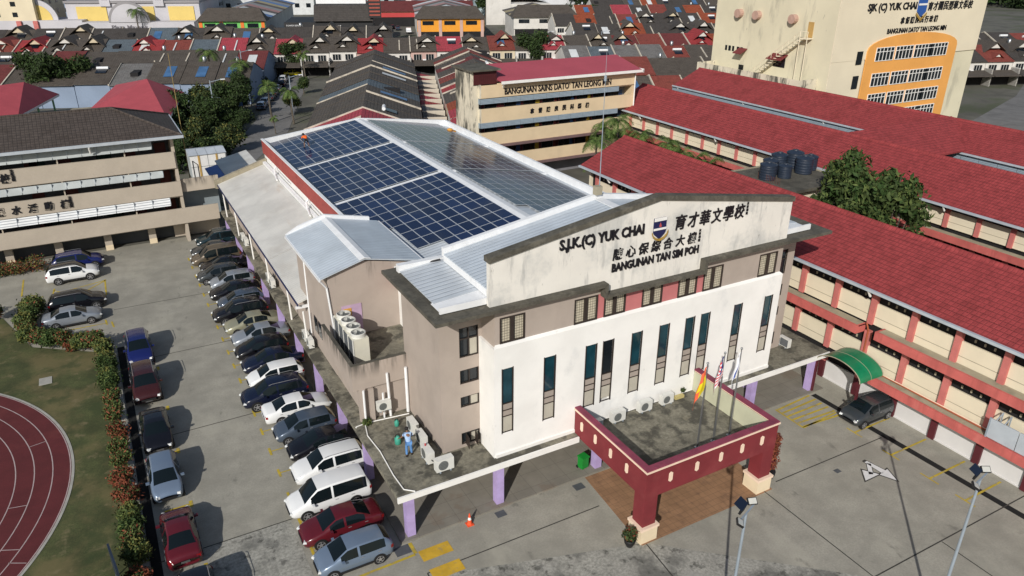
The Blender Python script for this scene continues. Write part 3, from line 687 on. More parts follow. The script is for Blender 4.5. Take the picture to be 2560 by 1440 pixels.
acs = [
 ((13.35,31.75,3.1), 0, 1.15, 'large grey air conditioner at the canopy corner facing the forecourt'),
 ((12.9,33.0,3.1), -90, 1.15, 'air conditioner with a red bottle on its top next to the worker'),
 ((13.2,34.6,3.1), -90, 1.05, 'air conditioner standing against the taupe wall behind the worker'),
 ((13.2,36.0,3.1), -90, 1.1, 'air conditioner at the far end of the wall row beside the green bucket'),
 ((12.15,38.05,3.75), 0, .95, 'air conditioner hung on the wall under the plant deck between two pipes'),
 ((10.62,49.4,3.1), -90, 1.0, 'outdoor unit of the ledge pair below the stair tower, nearer the deck'),
 ((10.62,50.6,3.1), -90, .95, 'outdoor unit of the ledge pair below the stair tower, farther from the deck'),
 ((10.62,61.4,3.1), -90, 1.0, 'outdoor unit midway along the ledge, nearer one of its pair'),
 ((10.62,62.7,3.1), -90, .95, 'outdoor unit midway along the ledge, farther one of its pair'),
 ((10.62,72.5,3.1), -90, 1.0, 'outdoor unit of the far ledge pair above the brown car'),
 ((10.62,74.0,3.1), -90, .95, 'outdoor unit of the last pair on the ledge near the far block'),
 ((22.75,30.55,3.3), 0, 1.0, 'air conditioner half hidden by the maroon parapet corner on the porch roof'),
 ((24.55,30.75,3.3), 0, 1.05, 'air conditioner on the porch roof beside the half hidden one'),
 ((26.7,30.85,3.3), 0, 1.05, 'air conditioner on the porch roof below the closely paired slit windows'),
 ((28.45,30.85,3.3), 0, 1.0, 'air conditioner on the porch roof closest to the red and yellow flag'),
 ((41.25,32.9,3.1), 90, 1.0, 'air conditioner alone on the canopy beside the salmon classroom block'),
]
for i, (l, rz, s, lab) in enumerate(acs):
    o = AC if i == 0 else copy_tree(AC)
    place(o, l, R(rz), lab, grp, s)
# four-fan condenser on the plant deck
cd = thing('rooftop_condenser', 'tall cream condenser unit with four round fans on the plant deck', 'condenser', (11.75,42.3,5.9))
b = MB(); b.box(-.5, .5, -2.0, 2.0, .12, 1.85)
b.build('casing', mat('cream_enamel', (.64,.62,.52), .5, .06, 1), cd)
f = MB()
for i in range(4): f.box(-.535, -.502, -1.93+i*.98, -1.07+i*.98, .2, 1.75)
f.build('coil_panel', m_fin, cd)
f = MB()
for i in range(5): f.box(-.56, -.5, -2.0+i*.98-.04, -2.0+i*.98+.05, .12, 1.85)
f.build('frame_post', m_acw, cd)
for i in range(4):
    c = MB().lathe([(.46,1.85),(.47,2.12),(.43,2.14),(.40,2.0),(.38,1.95)], (0,-1.5+i*.98,0), 24); fo = c.build('fan_shroud', m_acw, cd, smooth=False)
    g = MB()
    for k in range(5):
        a = 2*math.pi*k/5; g.bbox((.19*math.cos(a),-1.5+i*.98+.19*math.sin(a),2.04),(.17*math.cos(a),.17*math.sin(a),0),(-.07*math.sin(a),.07*math.cos(a),.03),(0,0,.004))
    for rr_ in (.12,.22,.32,.4):
        for k in range(18):
            a, b2 = 2*math.pi*k/18, 2*math.pi*(k+1)/18
            g.tube((rr_*math.cos(a),-1.5+i*.98+rr_*math.sin(a),2.13),(rr_*math.cos(b2),-1.5+i*.98+rr_*math.sin(b2),2.13),.008,.008,3)
    g.build('fan_blade', m_acg, fo)
MB().box(-.45,.45,-1.9,1.9,0,.12).build('plinth', m_ledge, cd)

# ---------------------------------------------------------------- flagpoles and flags
def flagpole(x, y, h, label):
    t = thing('flagpole', label, 'flagpole', (x,y,3.3), group='flagpoles on the porch')
    MB().tube((0,0,0),(0,0,h),.045,.03,8).tube((.12,0,0),(.07,0,h*.75),.012,.012,4).build('pole', m_steel, t)
    MB().lathe([(.01,0),(.06,.03),(.075,.08),(.05,.13),(.01,.15)], (0,0,h), 10).build('finial', m_steel, t, smooth=True)
    MB().box(-.12,.12,-.12,.12,0,.04).build('base_plate', m_galv, t)
    return t
def flag(name, label, x, y, zt, drop, wd, bands, seed):
    """cloth hanging limp from its hoist; bands: list of (u0,u1,v0,v1,material) over a folded grid"""
    rnd = random.Random(seed); nu, nv = 12, 14; P = []
    for iv in range(nv+1):
        v = iv/nv; row = []
        for iu in range(nu+1):
            u = iu/nu
            px = -wd*u*(.35+.65*v) ; pz = -drop*(v*.62+ .38*u*(.6+.4*v))
            py = .09*math.sin(u*9+v*2.2)*u + .05*math.sin(v*7+u*4)
            row.append((px, py, pz))
        P.append(row)
    t = thing(name, label, 'flag', (x-.03,y,zt), group=None)
    for nm, cells, m in bands:
        mb = MB()
        for iv in range(nv):
            for iu in range(nu):
                if cells((iu+.5)/nu, (iv+.5)/nv): mb.poly([P[iv][iu], P[iv+1][iu], P[iv+1][iu+1], P[iv][iu+1]])
        mb.build(nm, m, t, smooth=True)
    return t
c_or = mat('flag_orange', (.75,.13,.055), .8, .08, 3); c_ye = mat('flag_yellow', (.72,.58,.015), .8, .06, 3)
c_nv = mat('flag_navy', (.02,.025,.16), .8, .06, 3); c_rd = mat('flag_red', (.55,.035,.04), .8, .06, 3); c_wh = mat('flag_white', (.78,.79,.83), .8, .04, 3)
FP = [(27.03,26.32,5.6),(28.29,26.35,5.9),(29.55,26.35,5.85)]
labs = ['steel flagpole carrying the orange and yellow flag','steel flagpole carrying the striped flag','steel flagpole carrying the white and blue flag']
for (x, y, h), lb in zip(FP, labs): flagpole(x, y, h, lb)
flag('flag', 'limp orange and yellow flag on a porch flagpole', 27.03, 26.32, 8.8, 2.6, .85, [('orange_field', lambda u, v: not (.35 < v < .75 and u < .75) and not (v >= .75 and u < .4), c_or), ('yellow_field', lambda u, v: (.35 < v < .75 and u < .75) or (v >= .75 and u < .4), c_ye)], 1)
flag('flag', 'limp red and white striped flag with dark blue canton', 28.29, 26.35, 9.1, 2.5, .6, [('blue_canton', lambda u, v: v < .5 and u < .6, c_nv), ('red_stripe', lambda u, v: not (v < .5 and u < .6) and int(v*14) % 2 == 0, c_rd), ('white_stripe', lambda u, v: not (v < .5 and u < .6) and int(v*14) % 2 == 1, c_wh)], 2)
flag('flag', 'limp white flag with a blue band on a porch flagpole', 29.55, 26.35, 9.0, 2.2, .5, [('blue_field', lambda u, v: .25 < u < .5, mat('flag_blue', (.05,.10,.38), .8, .06, 3)), ('white_field', lambda u, v: not (.25 < u < .5), c_wh)], 3)

# ---------------------------------------------------------------- floodlight posts
def lamp(x, y, h, label, yaw):
    t = thing('floodlight_post', label, 'lamp post', (x,y,0), R(yaw), group='floodlight posts in the car park')
    MB().tube((0,0,.02),(0,0,h),.085,.055,10).build('pole', m_galv, t)
    MB().box(-.16,.16,-.16,.16,0,.02).build('base_plate', m_galv, t)
    MB().box(-.75,.75,-.03,.03,h,h+.05).build('cross_arm', m_galv, t)
    for k, (px, py, rx, rz) in enumerate(((-.78,-.1,-60,30),(.75,.1,-50,-40),(0,.18,-15,180))):
        M = Matrix.Translation((px,py,h+.12)) @ Matrix.Rotation(R(rz),4,'Z') @ Matrix.Rotation(R(rx),4,'X')
        f = MB().box(-.2,.2,-.05,.05,-.14,.16).xf(M).build('floodlight', m_black, t)
        MB().box(-.17,.17,-.062,-.052,-.11,.13).xf(M).build('lens', mat('floodlight_glass', (.5,.5,.46), .3, .05, 3), f)
    MB().box(-.3,.3,-.02,.02,0,.42).xf(Matrix.Translation((.05,.1,h+.25)) @ Matrix.Rotation(R(-62),4,'X')).build('solar_plate', mat('small_solar_plate', (.012,.018,.035), .2, 0), t)
    return t
lamp(20.2, 16.5, 8.8, 'tall grey floodlight post whose head stands before the porch floor', 20)
lamp(30.8, 13.2, 8.8, 'tall grey floodlight post whose head stands before the classroom plinth', 10)

# ---------------------------------------------------------------- small things on the forecourt
cn_ = thing('traffic_cone', 'orange traffic cone with white band at the walkway edge', 'traffic cone', (14.15,30.25,0))
m_cone = mat('cone_orange', (.75,.10,.035), .6, .06, 3)
MB().box(-.2,.2,-.2,.2,0,.04).build('base', m_cone, cn_)
MB().lathe([(.15,.04),(.105,.36)], n=14).lathe([(.075,.52),(.03,.78)], n=14).build('cone_body', m_cone, cn_, smooth=False)
MB().lathe([(.105,.36),(.075,.52)], n=14).build('white_band', m_wtrim, cn_)
bn = thing('wheelie_bin', 'bright green wheeled rubbish bin by the lilac porch column', 'rubbish bin', (22.55,31.3,.1), R(10))
m_bin = mat('bin_green', (.01,.22,.03), .5, .06, 2)
MB().prism([(-.26,-.22),(.26,-.22),(.26,.22),(-.26,.22)],'z',.1,.85).build('tub', m_bin, bn)
MB().prism([(-.30,.86),(.28,.86),(.26,.95),(-.3,.92)],'x',-.28,.28).build('lid', m_bin, bn)
for s in (-.24,.24): MB().tube((s-.04,.24,.1),(s+.04,.24,.1),.1,.1,12).build('wheel', m_black, bn)
MB().path([(-.22,.30,.86),(.22,.30,.86)],.02).build('handle', m_bin, bn)
def bucket(x, y, z, lab, s=1):
    t = thing('chemical_drum', lab, 'drum', (x,y,z)); 
    MB().lathe([(.16*s,0),(.19*s,.05*s),(.19*s,.42*s),(.1*s,.52*s),(.09*s,.56*s)], n=14).build('drum_body', mat('teal_plastic', (.05,.30,.22), .5, .08, 2), t, smooth=True)
    MB().path([(-.12*s,0,.5*s),(-.12*s,0,.66*s),(.12*s,0,.66*s),(.12*s,0,.5*s)], .02).build('handle', m_black, t)
bucket(11.95,35.25,3.1,'pale green drum on the canopy beside the bending worker')
bucket(12.55,37.0,3.1,'small pale green drum beside the last wall unit', .75)
bt = thing('spray_bottle', 'small red bottle standing on an air conditioner', 'bottle', (12.88,33.25,3.92))
MB().lathe([(.05,0),(.055,.14),(.02,.19)], n=10).build('bottle_body', mat('bottle_red', (.4,.04,.05), .4, 0), bt, smooth=True); MB().lathe([(.022,.19),(.022,.25)], n=8).build('cap', m_wtrim, bt)
sgn = thing('notice_board', 'slim grey board standing upright on the lawn edge', 'board', (-3.5,34.6,0), R(8))
MB().box(-.05,.05,-1.1,1.1,.5,2.1).build('panel', m_tank, sgn); MB().tube((0,-.9,0),(0,-.9,.5),.04).tube((0,.9,0),(0,.9,.5),.04).build('post', m_galv, sgn)

# ---------------------------------------------------------------- cars
def paint(name, c, rough=.22, metal=.0):
    return mat('car_paint_'+name, c, rough, .0, world=False, metal=metal, coat=.3, spec=.45)
PT = dict(white=paint('white',(.74,.75,.75)), silver=paint('silver',(.30,.33,.37),.28,.35), bluesil=paint('blue_silver',(.19,.25,.34),.26,.35), black=paint('black',(.007,.007,.010)),
 navy=paint('navy',(.006,.009,.026)), maroon=paint('maroon',(.10,.010,.016)), dkmaroon=paint('dark_maroon',(.045,.012,.012)), champ=paint('champagne',(.32,.31,.22),.28,.3), grey=paint('graphite',(.045,.052,.058),.25,.2),
 brown=paint('bronze',(.13,.105,.075),.28,.3), blue=paint('royal_blue',(.010,.016,.10)), slate=paint('slate_blue',(.075,.10,.14),.26,.3), teal=paint('dark_teal',(.012,.028,.036)), yellow=paint('taxi_yellow',(.62,.50,.01)), blackroof=paint('gloss_black',(.010,.010,.012)))
m_cglass = mat('car_glass', (.006,.010,.012), .06, .0, spec=.4); m_tyre = mat('tyre_rubber', (.012,.012,.012), .9, 0, world=False); m_rim = mat('alloy_rim', (.36,.36,.37), .35, 0, world=False, metal=.5)
m_hl = mat('headlamp_glass', (.62,.64,.64), .12, 0, world=False); m_tll = mat('tail_lamp_red', (.25,.01,.012), .2, 0, world=False); m_trim = mat('black_plastic_trim', (.014,.014,.015), .6, 0, world=False)
m_plate = mat('number_plate_black', (.012,.012,.012), .5, 0, world=False, stripes=[('Y', .05, .2, (.55,.55,.55), .75)])
CAR = {
 'sedan': dict(L=4.55, wb=2.66, wr=.315, st=[(-2.27,.38,.68,.66,.74,.5),(-2.2,.26,.80,.86,.97,.62),(-2.0,.22,.86,.93,1.06,.66),(-1.5,.2,.88,.95,1.09,.68),(-1.15,.2,.88,.955,1.27,.60),(-.78,.2,.88,.955,1.43,.54),(-.1,.2,.88,.95,1.475,.55),(.02,.2,.88,.95,1.475,.55),(.42,.2,.88,.945,1.44,.56),(.82,.2,.88,.94,1.23,.62),(1.2,.2,.88,.93,1.02,.68),(1.7,.22,.86,.84,.92,.66),(2.08,.24,.80,.73,.80,.58),(2.22,.3,.70,.62,.68,.50),(2.28,.4,.6,.56,.6,.45)], rw=(3,5), sg=[(4,6),(7,9)], ws=(8,10)),
 'hatch': dict(L=4.0, wb=2.5, wr=.30, st=[(-1.98,.4,.70,.85,.98,.58),(-1.93,.3,.82,.94,1.06,.64),(-1.78,.26,.85,.98,1.24,.60),(-1.55,.24,.86,.98,1.43,.55),(-1.32,.22,.86,.975,1.48,.55),(-.18,.2,.86,.96,1.52,.56),(-.06,.2,.86,.96,1.52,.56),(.45,.2,.86,.95,1.47,.56),(.85,.2,.86,.945,1.25,.62),(1.2,.2,.86,.94,1.05,.66),(1.6,.22,.83,.85,.94,.63),(1.86,.26,.76,.73,.80,.54),(1.97,.32,.66,.62,.68,.46),(2.0,.42,.56,.55,.6,.4)], rw=(1,3), sg=[(3,5),(6,8)], ws=(7,9)),
 'suv': dict(L=4.55, wb=2.7, wr=.36, st=[(-2.26,.45,.74,.92,1.02,.6),(-2.2,.34,.87,1.02,1.14,.66),(-2.05,.3,.9,1.06,1.36,.64),(-1.82,.28,.91,1.06,1.58,.60),(-1.5,.28,.91,1.055,1.65,.61),(-.16,.28,.91,1.04,1.70,.62),(-.03,.28,.91,1.04,1.70,.62),(.5,.28,.91,1.03,1.65,.62),(.92,.28,.91,1.025,1.40,.68),(1.25,.28,.91,1.02,1.16,.72),(1.75,.3,.9,.97,1.07,.70),(2.08,.32,.85,.87,.95,.62),(2.23,.36,.76,.72,.80,.54),(2.28,.46,.66,.62,.66,.48)], rw=(1,3), sg=[(3,5),(6,8)], ws=(7,9)),
 'mpv': dict(L=4.75, wb=2.85, wr=.33, st=[(-2.36,.42,.76,.95,1.06,.62),(-2.32,.3,.86,1.04,1.2,.66),(-2.2,.27,.88,1.05,1.5,.64),(-2.08,.26,.88,1.05,1.76,.60),(-1.8,.25,.88,1.045,1.83,.61),(-.12,.24,.88,1.0,1.86,.63),(0.0,.24,.88,1.0,1.86,.63),(.75,.24,.88,.97,1.78,.62),(1.2,.24,.88,.96,1.42,.67),(1.55,.24,.88,.95,1.10,.70),(1.95,.26,.86,.9,.98,.66),(2.22,.3,.80,.78,.85,.58),(2.34,.36,.72,.66,.72,.5),(2.38,.46,.64,.58,.62,.45)], rw=(1,3), sg=[(3,5),(6,8)], ws=(7,9)),
}
def section(st):
    x, zb, wd, zt, ztop, wt = st
    k = max(0., ztop-zt)
    P = [(0., zb), (wd*.86, zb), (wd*.985, zb+.16), (wd, zb+(zt-zb)*.62), (wd*.965, zt)]
    wl, wz = wd*.965, zt
    tall = min(1, k/.35)
    P.append((wl+(wt+.05-wl)*(.55+.33*tall), wz+k*(.62+.24*tall)))
    P.append((wt, ztop-.025)); P.append((wt*.55, ztop+.012)); P.append((0., ztop+.02))
    return [(x, a, b) for a, b in P]
def make_car(kind):
    C = CAR[kind]; S = [section(s) for s in C['st']]; n = len(S)
    body, roof, ws, rw = MB(), MB(), MB(), MB(); sgl = {1: MB(), -1: MB()}
    def inr(i, rg): return rg[0] <= i < rg[1]
    roof_i = (C['rw'][1], C['ws'][0])
    for i in range(n-1):
        for s in (1, -1):
            for j in range(8):
                q = [S[i][j], S[i+1][j], S[i+1][j+1], S[i][j+1]]
                q = [(a, b*s, c) for a, b, c in q]
                if s < 0: q = q[::-1]
                q = q[::-1]
                dst = body
                if j == 4 and any(inr(i, g) for g in C['sg']): dst = sgl[s]
                elif j >= 6 and inr(i, C['ws']): dst = ws
                elif j >= 6 and inr(i, C['rw']): dst = rw
                elif j >= 6 and inr(i, roof_i): dst = roof
                dst.poly(q)
    for i, sg_ in ((0, -1), (n-1, 1)):
        pts = [(a, b, c) for a, b, c in S[i]] + [(a, -b, c) for a, b, c in S[i][-2:0:-1]]
        body.poly(pts if sg_ < 0 else pts[::-1])
    t = thing('parked_car', '', 'car')
    def sm(mb, nm, m, par=None):
        # weld doubles for smooth shading
        key = {}; vv = []; ff = []
        for f in mb.f:
            g = []
            for k in f:
                kk = tuple(round(c, 4) for c in mb.v[k])
                if kk not in key: key[kk] = len(vv); vv.append(kk)
                if key[kk] not in g: g.append(key[kk])
            if len(g) > 2: ff.append(tuple(g))
        o = MB(); o.v = vv; o.f = ff; o.m = [0]*len(ff)
        return o.build(nm, m, par or t, smooth=True)
    bo = sm(body, 'body', PT['white']); sm(roof, 'roof', PT['white']); sm(ws, 'windscreen', m_cglass); sm(rw, 'rear_window', m_cglass)
    for s in (1, -1): sm(sgl[s], 'side_window', m_cglass)
    L2 = C['st'][-1][0]; wd = C['st'][n//2][2]; r = C['wr']
    for sx in (1, -1):
        for sy in (1, -1):
            cx, cy = sx*C['wb']/2+.08, sy*(wd-.075)
            wh = MB().tube((cx,cy-sy*.02,r),(cx,cy+sy*.088,r),r+.055,r+.05,20).build('wheel', m_trim, t)
            MB().tube((cx,cy-sy*.1,r),(cx,cy+sy*.105,r),r,r-.015,20).build('tyre', m_tyre, wh)
            rm = MB().tube((cx,cy+sy*.1,r),(cx,cy+sy*.112,r),r*.3,r*.3,10)
            for k in range(5):
                a = 2*math.pi*k/5+.3; rm.bbox((cx+r*.42*math.cos(a),cy+sy*.11,r+r*.42*math.sin(a)),(r*.28*math.cos(a),0,r*.28*math.sin(a)),(-r*.075*math.sin(a),0,r*.075*math.cos(a)),(0,.006,0))
            for k in range(20):
                a, b = 2*math.pi*k/20, 2*math.pi*(k+1)/20
                rm.tube((cx+r*.7*math.cos(a),cy+sy*.108,r+r*.7*math.sin(a)),(cx+r*.7*math.cos(b),cy+sy*.108,r+r*.7*math.sin(b)),.016,.016,4)
            rm.build('rim', m_rim, wh)
    f2, f3 = C['st'][-3], C['st'][-2]; b1, b2 = C['st'][1], C['st'][2]
    for s in (1, -1):
        MB().bbox((f3[0]-.10, s*(f3[2]-.085), f3[3]+.02), (.13,-s*.05,0), (.05*s,.115*s,0) if s > 0 else (-.05,.115,0), (-.03,0,.055)).build('headlight', m_hl, t)
        MB().bbox((b1[0]+.03, s*(b1[2]-.10), b1[3]-.08), (.07,s*.03,0), (.0,.11,0), (0,0,.085)).build('tail_light', m_tll, t)
        c = C['st'][C['ws'][1]]
        MB().bbox((c[0]-.42, s*(wd+.10), c[3]+.06), (.07,0,0), (0,.10,0), (0,0,.055)).build('wing_mirror', PT['white'], t)
    MB().bbox((f3[0]+.03,0,f3[3]-.16),(.05,0,0),(0,f3[2]*.62,0),(0,0,.07)).build('grille', m_trim, t)
    MB().bbox((C['st'][-1][0]+.015,0,.46),(.012,0,0),(0,.24,0),(0,0,.055)).build('number_plate', m_plate, t)
    MB().bbox((C['st'][0][0]-.012,0,.66),(.012,0,0),(0,.24,0),(0,0,.055)).build('number_plate', m_plate, t)
    hd = MB()
    for s in (1, -1):
        for x in (.0, -.95): hd.bbox((x-.25, s*(wd+.005), C['st'][n//2][3]-.10), (.09,0,0), (0,.012,0), (0,0,.014))
    hd.build('door_handle', m_rim, t)
    sk = MB()
    for s in (1, -1): sk.box(-C['wb']/2+.45, C['wb']/2-.3, s*wd-.035, s*wd+.006, C['st'][n//2][1]+.0, C['st'][n//2][1]+.13)
    sk.parts('sill_trim', m_trim, t)
    if kind == 'suv':
        rl = MB()
        for s in (1, -1): rl.path([(-1.6,s*.66,1.64),(-1.4,s*.66,1.72),(.2,s*.66,1.74),(.45,s*.66,1.68)], .018)
        rl.build('roof_rail', m_rim, t)
    return t
PROTO = {k: make_car(k) for k in CAR}
USED = set()
def car(kind, pc, x, y, rz, label, roofc=None, group=None, sc=1.0):
    if kind in USED: o = copy_tree(PROTO[kind])
    else: o = PROTO[kind]; USED.add(kind)
    place(o, (x, y, 0.012), R(rz), label, group, sc)
    for ch in o.children:
        b = ch.name.split('.')[0]
        if b in ('body', 'roof', 'wing_mirror'):
            sl = ch.material_slots[0]; sl.link = 'OBJECT'; sl.material = PT[roofc] if (b == 'roof' and roofc) else PT[pc]
    return o
GR = 'cars parked along the school hall'
row = [
 ('hatch','bluesil',5.5,30.7,180,'silver blue hatchback at the near end of the hall row'),
 ('sedan','maroon',5.35,33.2,180,'dark red saloon between the silver blue hatchback and the white van-like car'),
 ('mpv','white',5.3,35.75,180,'tall white people carrier beside the dark red saloon'),
 ('suv','white',6.3,38.5,180,'white crossover with silver roof rails beside the tall people carrier'),
 ('sedan','black',6.6,41.0,180,'black saloon between the white crossover and the grey blue hatchback'),
 ('hatch','slate',6.3,43.4,180,'grey blue hatchback with green tinted windscreen beside a white saloon'),
 ('sedan','white',6.1,45.9,0,'white saloon parked nose in with its boot to the driveway'),
 ('suv','navy',5.2,48.4,180,'big black blue crossover beside the nose-in white saloon'),
 ('hatch','white',6.1,50.9,180,'small white car with rounded roof between two dark cars'),
 ('sedan','navy',6.15,53.3,180,'dark navy saloon beyond the small white car'),
 ('hatch','black',6.1,55.6,180,'black hatchback between the navy saloon and the silver saloon'),
 ('sedan','silver',6.25,58.0,180,'silver saloon with bluish roof beside the champagne one'),
 ('sedan','champ',6.1,60.5,180,'champagne green saloon in the middle of the hall row'),
 ('suv','black',5.6,63.0,180,'black crossover beyond the champagne saloon'),
 ('hatch','slate',6.4,65.4,180,'dark slate hatchback between two black cars'),
 ('sedan','black',6.1,67.9,180,'black saloon nearer the open silver hatchback'),
 ('hatch','silver',6.5,70.3,180,'pale silver hatchback in the farther half of the row'),
 ('hatch','grey',5.7,72.6,180,'graphite hatchback beside the pale silver one'),
 ('sedan','black',6.3,74.8,180,'black saloon in the deep shade next to the bronze car'),
 ('mpv','brown',5.8,77.2,180,'bronze people carrier near the far end of the row'),
 ('sedan','grey',6.1,79.6,180,'graphite saloon second from the far end of the row'),
 ('suv','teal',7.0,82.3,180,'dark teal car at the far end under the walkway block'),
]
for k, pc, nx, y, rz, lab in row: car(k, pc, nx+CAR[k]['L']/2+.02, y, rz, lab, None, GR)
GL = 'cars parked along the lawn drain'
car('suv','blue',-.45,60.0,-90,'royal blue crossover at the far end of the drainside line', None, GL)
car('suv','dkmaroon',-.5,54.1,-90,'dark maroon crossover with silver roof rails behind the blue one', None, GL, 1.02)
car('sedan','black',-.45,47.6,-90,'black car in the middle of the drainside line', None, GL)
car('hatch','bluesil',-.5,42.1,-90,'light silver hatchback facing the camera in the drainside line', None, GL)
car('sedan','maroon',-.35,36.4,90,'dark red saloon showing its boot in the drainside line', None, GL)
car('suv','black',-.1,30.6,-90,'black car cut by the picture edge in the drainside line', None, GL)
GT = 'cars in the marked bays by the lawn'
car('suv','blue',-4.2,82.4,0,'deep blue car behind the white crossover with black roof', None, GT)
car('suv','white',-4.75,79.3,0,'white crossover with gloss black roof in a marked bay', 'blackroof', GT)
car('suv','black',-4.5,71.9,0,'black crossover beside the silver saloon by the lawn', None, GT)
car('sedan','silver',-5.0,68.9,0,'silver saloon parked beside the shrubs of the lawn corner', None, GT)
car('hatch','grey',43.1,26.6,180,'dark grey small hatchback alone by the salmon classroom block')
car('sedan','black',26.2,28.5,180,'black car mostly hidden under the maroon porch')
GS = 'cars along the side street'
for i, (px, py, k, pc, lab) in enumerate(((655,272,'hatch','bluesil','pale blue car at the near end of the street line'),(664,262,'hatch','silver','silver car second in the street line'),(676,250,'sedan','grey','grey car under the roadside trees, third in the street line'),(684,240,'sedan','black','black car in the middle of the street line'),(693,228,'sedan','silver','silver saloon in the street line beside the planted verge'),(705,216,'hatch','navy','dark hatchback behind the white car of the street line'),(709,206,'suv','white','white crossover at the far end of the street line'))):
    p = gnd(px, py); car(k, pc, p.x, p.y, 70, lab, None, GS)
p = gnd(733, 190); car('sedan','yellow',p.x,p.y,-12,'bright yellow saloon across the far end of the street')
p = gnd(670,178); car('hatch','maroon',p.x,p.y,-20,'red car under a porch of the terrace at the street end')
p = gnd(1035,178); car('hatch','maroon',p.x,p.y+4,60,'red car in the lane between two terraces')
GC = 'cars in the shop forecourt'
for i, (px, py, k, pc, lab) in enumerate(((948,80,'hatch','grey','grey car at the forecourt edge behind the terrace gables'),(958,70,'sedan','silver','silver car in the forecourt by the dark tyre shop'),(968,74,'sedan','navy','navy car between others in the forecourt'),(982,72,'hatch','black','black car facing the red fascia shops'),(995,75,'sedan','slate','slate car at the open end of the forecourt'),(976,64,'hatch','white','white car under the red fascia'),(1022,62,'suv','white','white crossover beside the long stained wall'))):
    p = gnd(px, py); car(k, pc, p.x, p.y, 70 if i < 5 else 10, lab, None, GC)
p = gnd(1022, 84); tv = thing('pickup_truck', 'white light truck parked beside the orange shop wall', 'truck', (p.x,p.y,0), R(70))
MB().prism([(.9,.4),(2.6,.4),(2.6,1.1),(2.2,1.9),(.9,1.9)],'y',-.85,.85).build('cab', PT['white'], tv); MB().box(-2.6,.8,-.9,.9,.8,1.2).build('cargo_bed', m_wsteel, tv)
MB().prism([(2.62,1.15),(2.64,1.15),(2.25,1.85),(2.23,1.85)],'y',-.75,.75).build('windscreen', m_cglass, tv)
for x in (-1.6, 1.8):
    for s in (-.75, .75): MB().tube((x,s-.1,.38),(x,s+.1,.38),.38,.38,12).build('wheel', m_tyre, tv)

# ---------------------------------------------------------------- people
def skin(name, pts, edges, rad, m, parent=None, sub=2, root=0):
    me = bpy.data.meshes.new(name); me.from_pydata(pts, edges, [])
    o = bpy.data.objects.new(name, me); col.objects.link(o)
    md = o.modifiers.new('skin', 'SKIN'); md.use_smooth_shade = True
    for i, v in enumerate(me.skin_vertices[0].data):
        r = rad[i]; v.radius = (r, r) if isinstance(r, (int, float)) else r
        v.use_root = (i == root)
    o.modifiers.new('sub', 'SUBSURF').levels = sub
    dg = bpy.context.evaluated_depsgraph_get(); m2 = bpy.data.meshes.new_from_object(o.evaluated_get(dg))
    bpy.data.objects.remove(o); m2.name = name
    m2.materials.clear(); m2.materials.append(m)
    for p in m2.polygons: p.use_smooth = True
    o = bpy.data.objects.new(name, m2); col.objects.link(o)
    if parent: o.parent = parent
    return o
m_skin = mat('brown_skin', (.20,.105,.065), .6, .05, 4, world=False); m_hair = mat('black_hair', (.012,.010,.009), .7, 0, world=False)
def person(label, loc, rz, J, shirt, trous, hat=None, legs_bare=False, sleeve=.5):
    """J: joint positions; local +y is the way the person faces"""
    o = skin('person', *body_net(J), m_skin)
    tag(o, label, 'person'); o.location = loc; o.rotation_euler.z = R(rz)
    # clothing grown along the same joints
    n = ['pel','waist','chest','neckb','shl','elbl','shr','elbr']
    def lp(a, b, t): return tuple(Vector(J[a]).lerp(Vector(J[b]), t))
    P = [J['pel'], J['waist'], J['chest'], lp('chest','neck',.72), J['shl'], lp('shl','ell',sleeve), J['shr'], lp('shr','elr',sleeve)]
    skin('shirt', P, [(0,1),(1,2),(2,3),(2,4),(4,5),(2,6),(6,7)], [(.175,.135),(.155,.125),(.185,.135),.075,.088,.075,.088,.075], shirt, o)
    lt = .55 if legs_bare else 1.0
    def leg(s):
        a = [J['hip'+s], J['kn'+s]]
        if lt > .9: a += [lp('kn'+s,'an'+s,.93)]
        else: a[1] = lp('hip'+s,'kn'+s,.92)
        return a
    P = [J['pel']]; E = []; Rr = [(.175,.14)]
    for s in 'lr':
        pr = 0
        for k, q in enumerate(leg(s)): P.append(q); E.append((pr, len(P)-1)); pr = len(P)-1; Rr.append([.105,.082,.068][k])
    skin('trousers', P, E, Rr, trous, o)
    h = Vector(J['head'])
    if hat: MB().lathe([(.19,.05),(.17,.07),(.115,.08),(.11,.17),(.06,.2)], tuple(h), 14).build('hat', hat, o, smooth=True)
    else:
        hb = MB(); up = (Vector(J['head'])-Vector(J['neck'])).normalized(); q = up.rotation_difference(Vector((0,0,1))).inverted().to_matrix().to_4x4()
        hb.lathe([(.06,-.09),(.105,-.02),(.112,.05),(.09,.115),(.03,.14)], n=14); hb.xf(Matrix.Translation(h + up*.02 - Vector((0,.018,0))) @ q); hb.build('hair', m_hair, o, smooth=True)
    for s in 'lr':
        a = Vector(J['an'+s]); MB().bbox(a+Vector((0,.07,-.045)),(.048,0,0),(0,.125,0),(0,0,.04)).build('shoe', m_black, o)
    return o
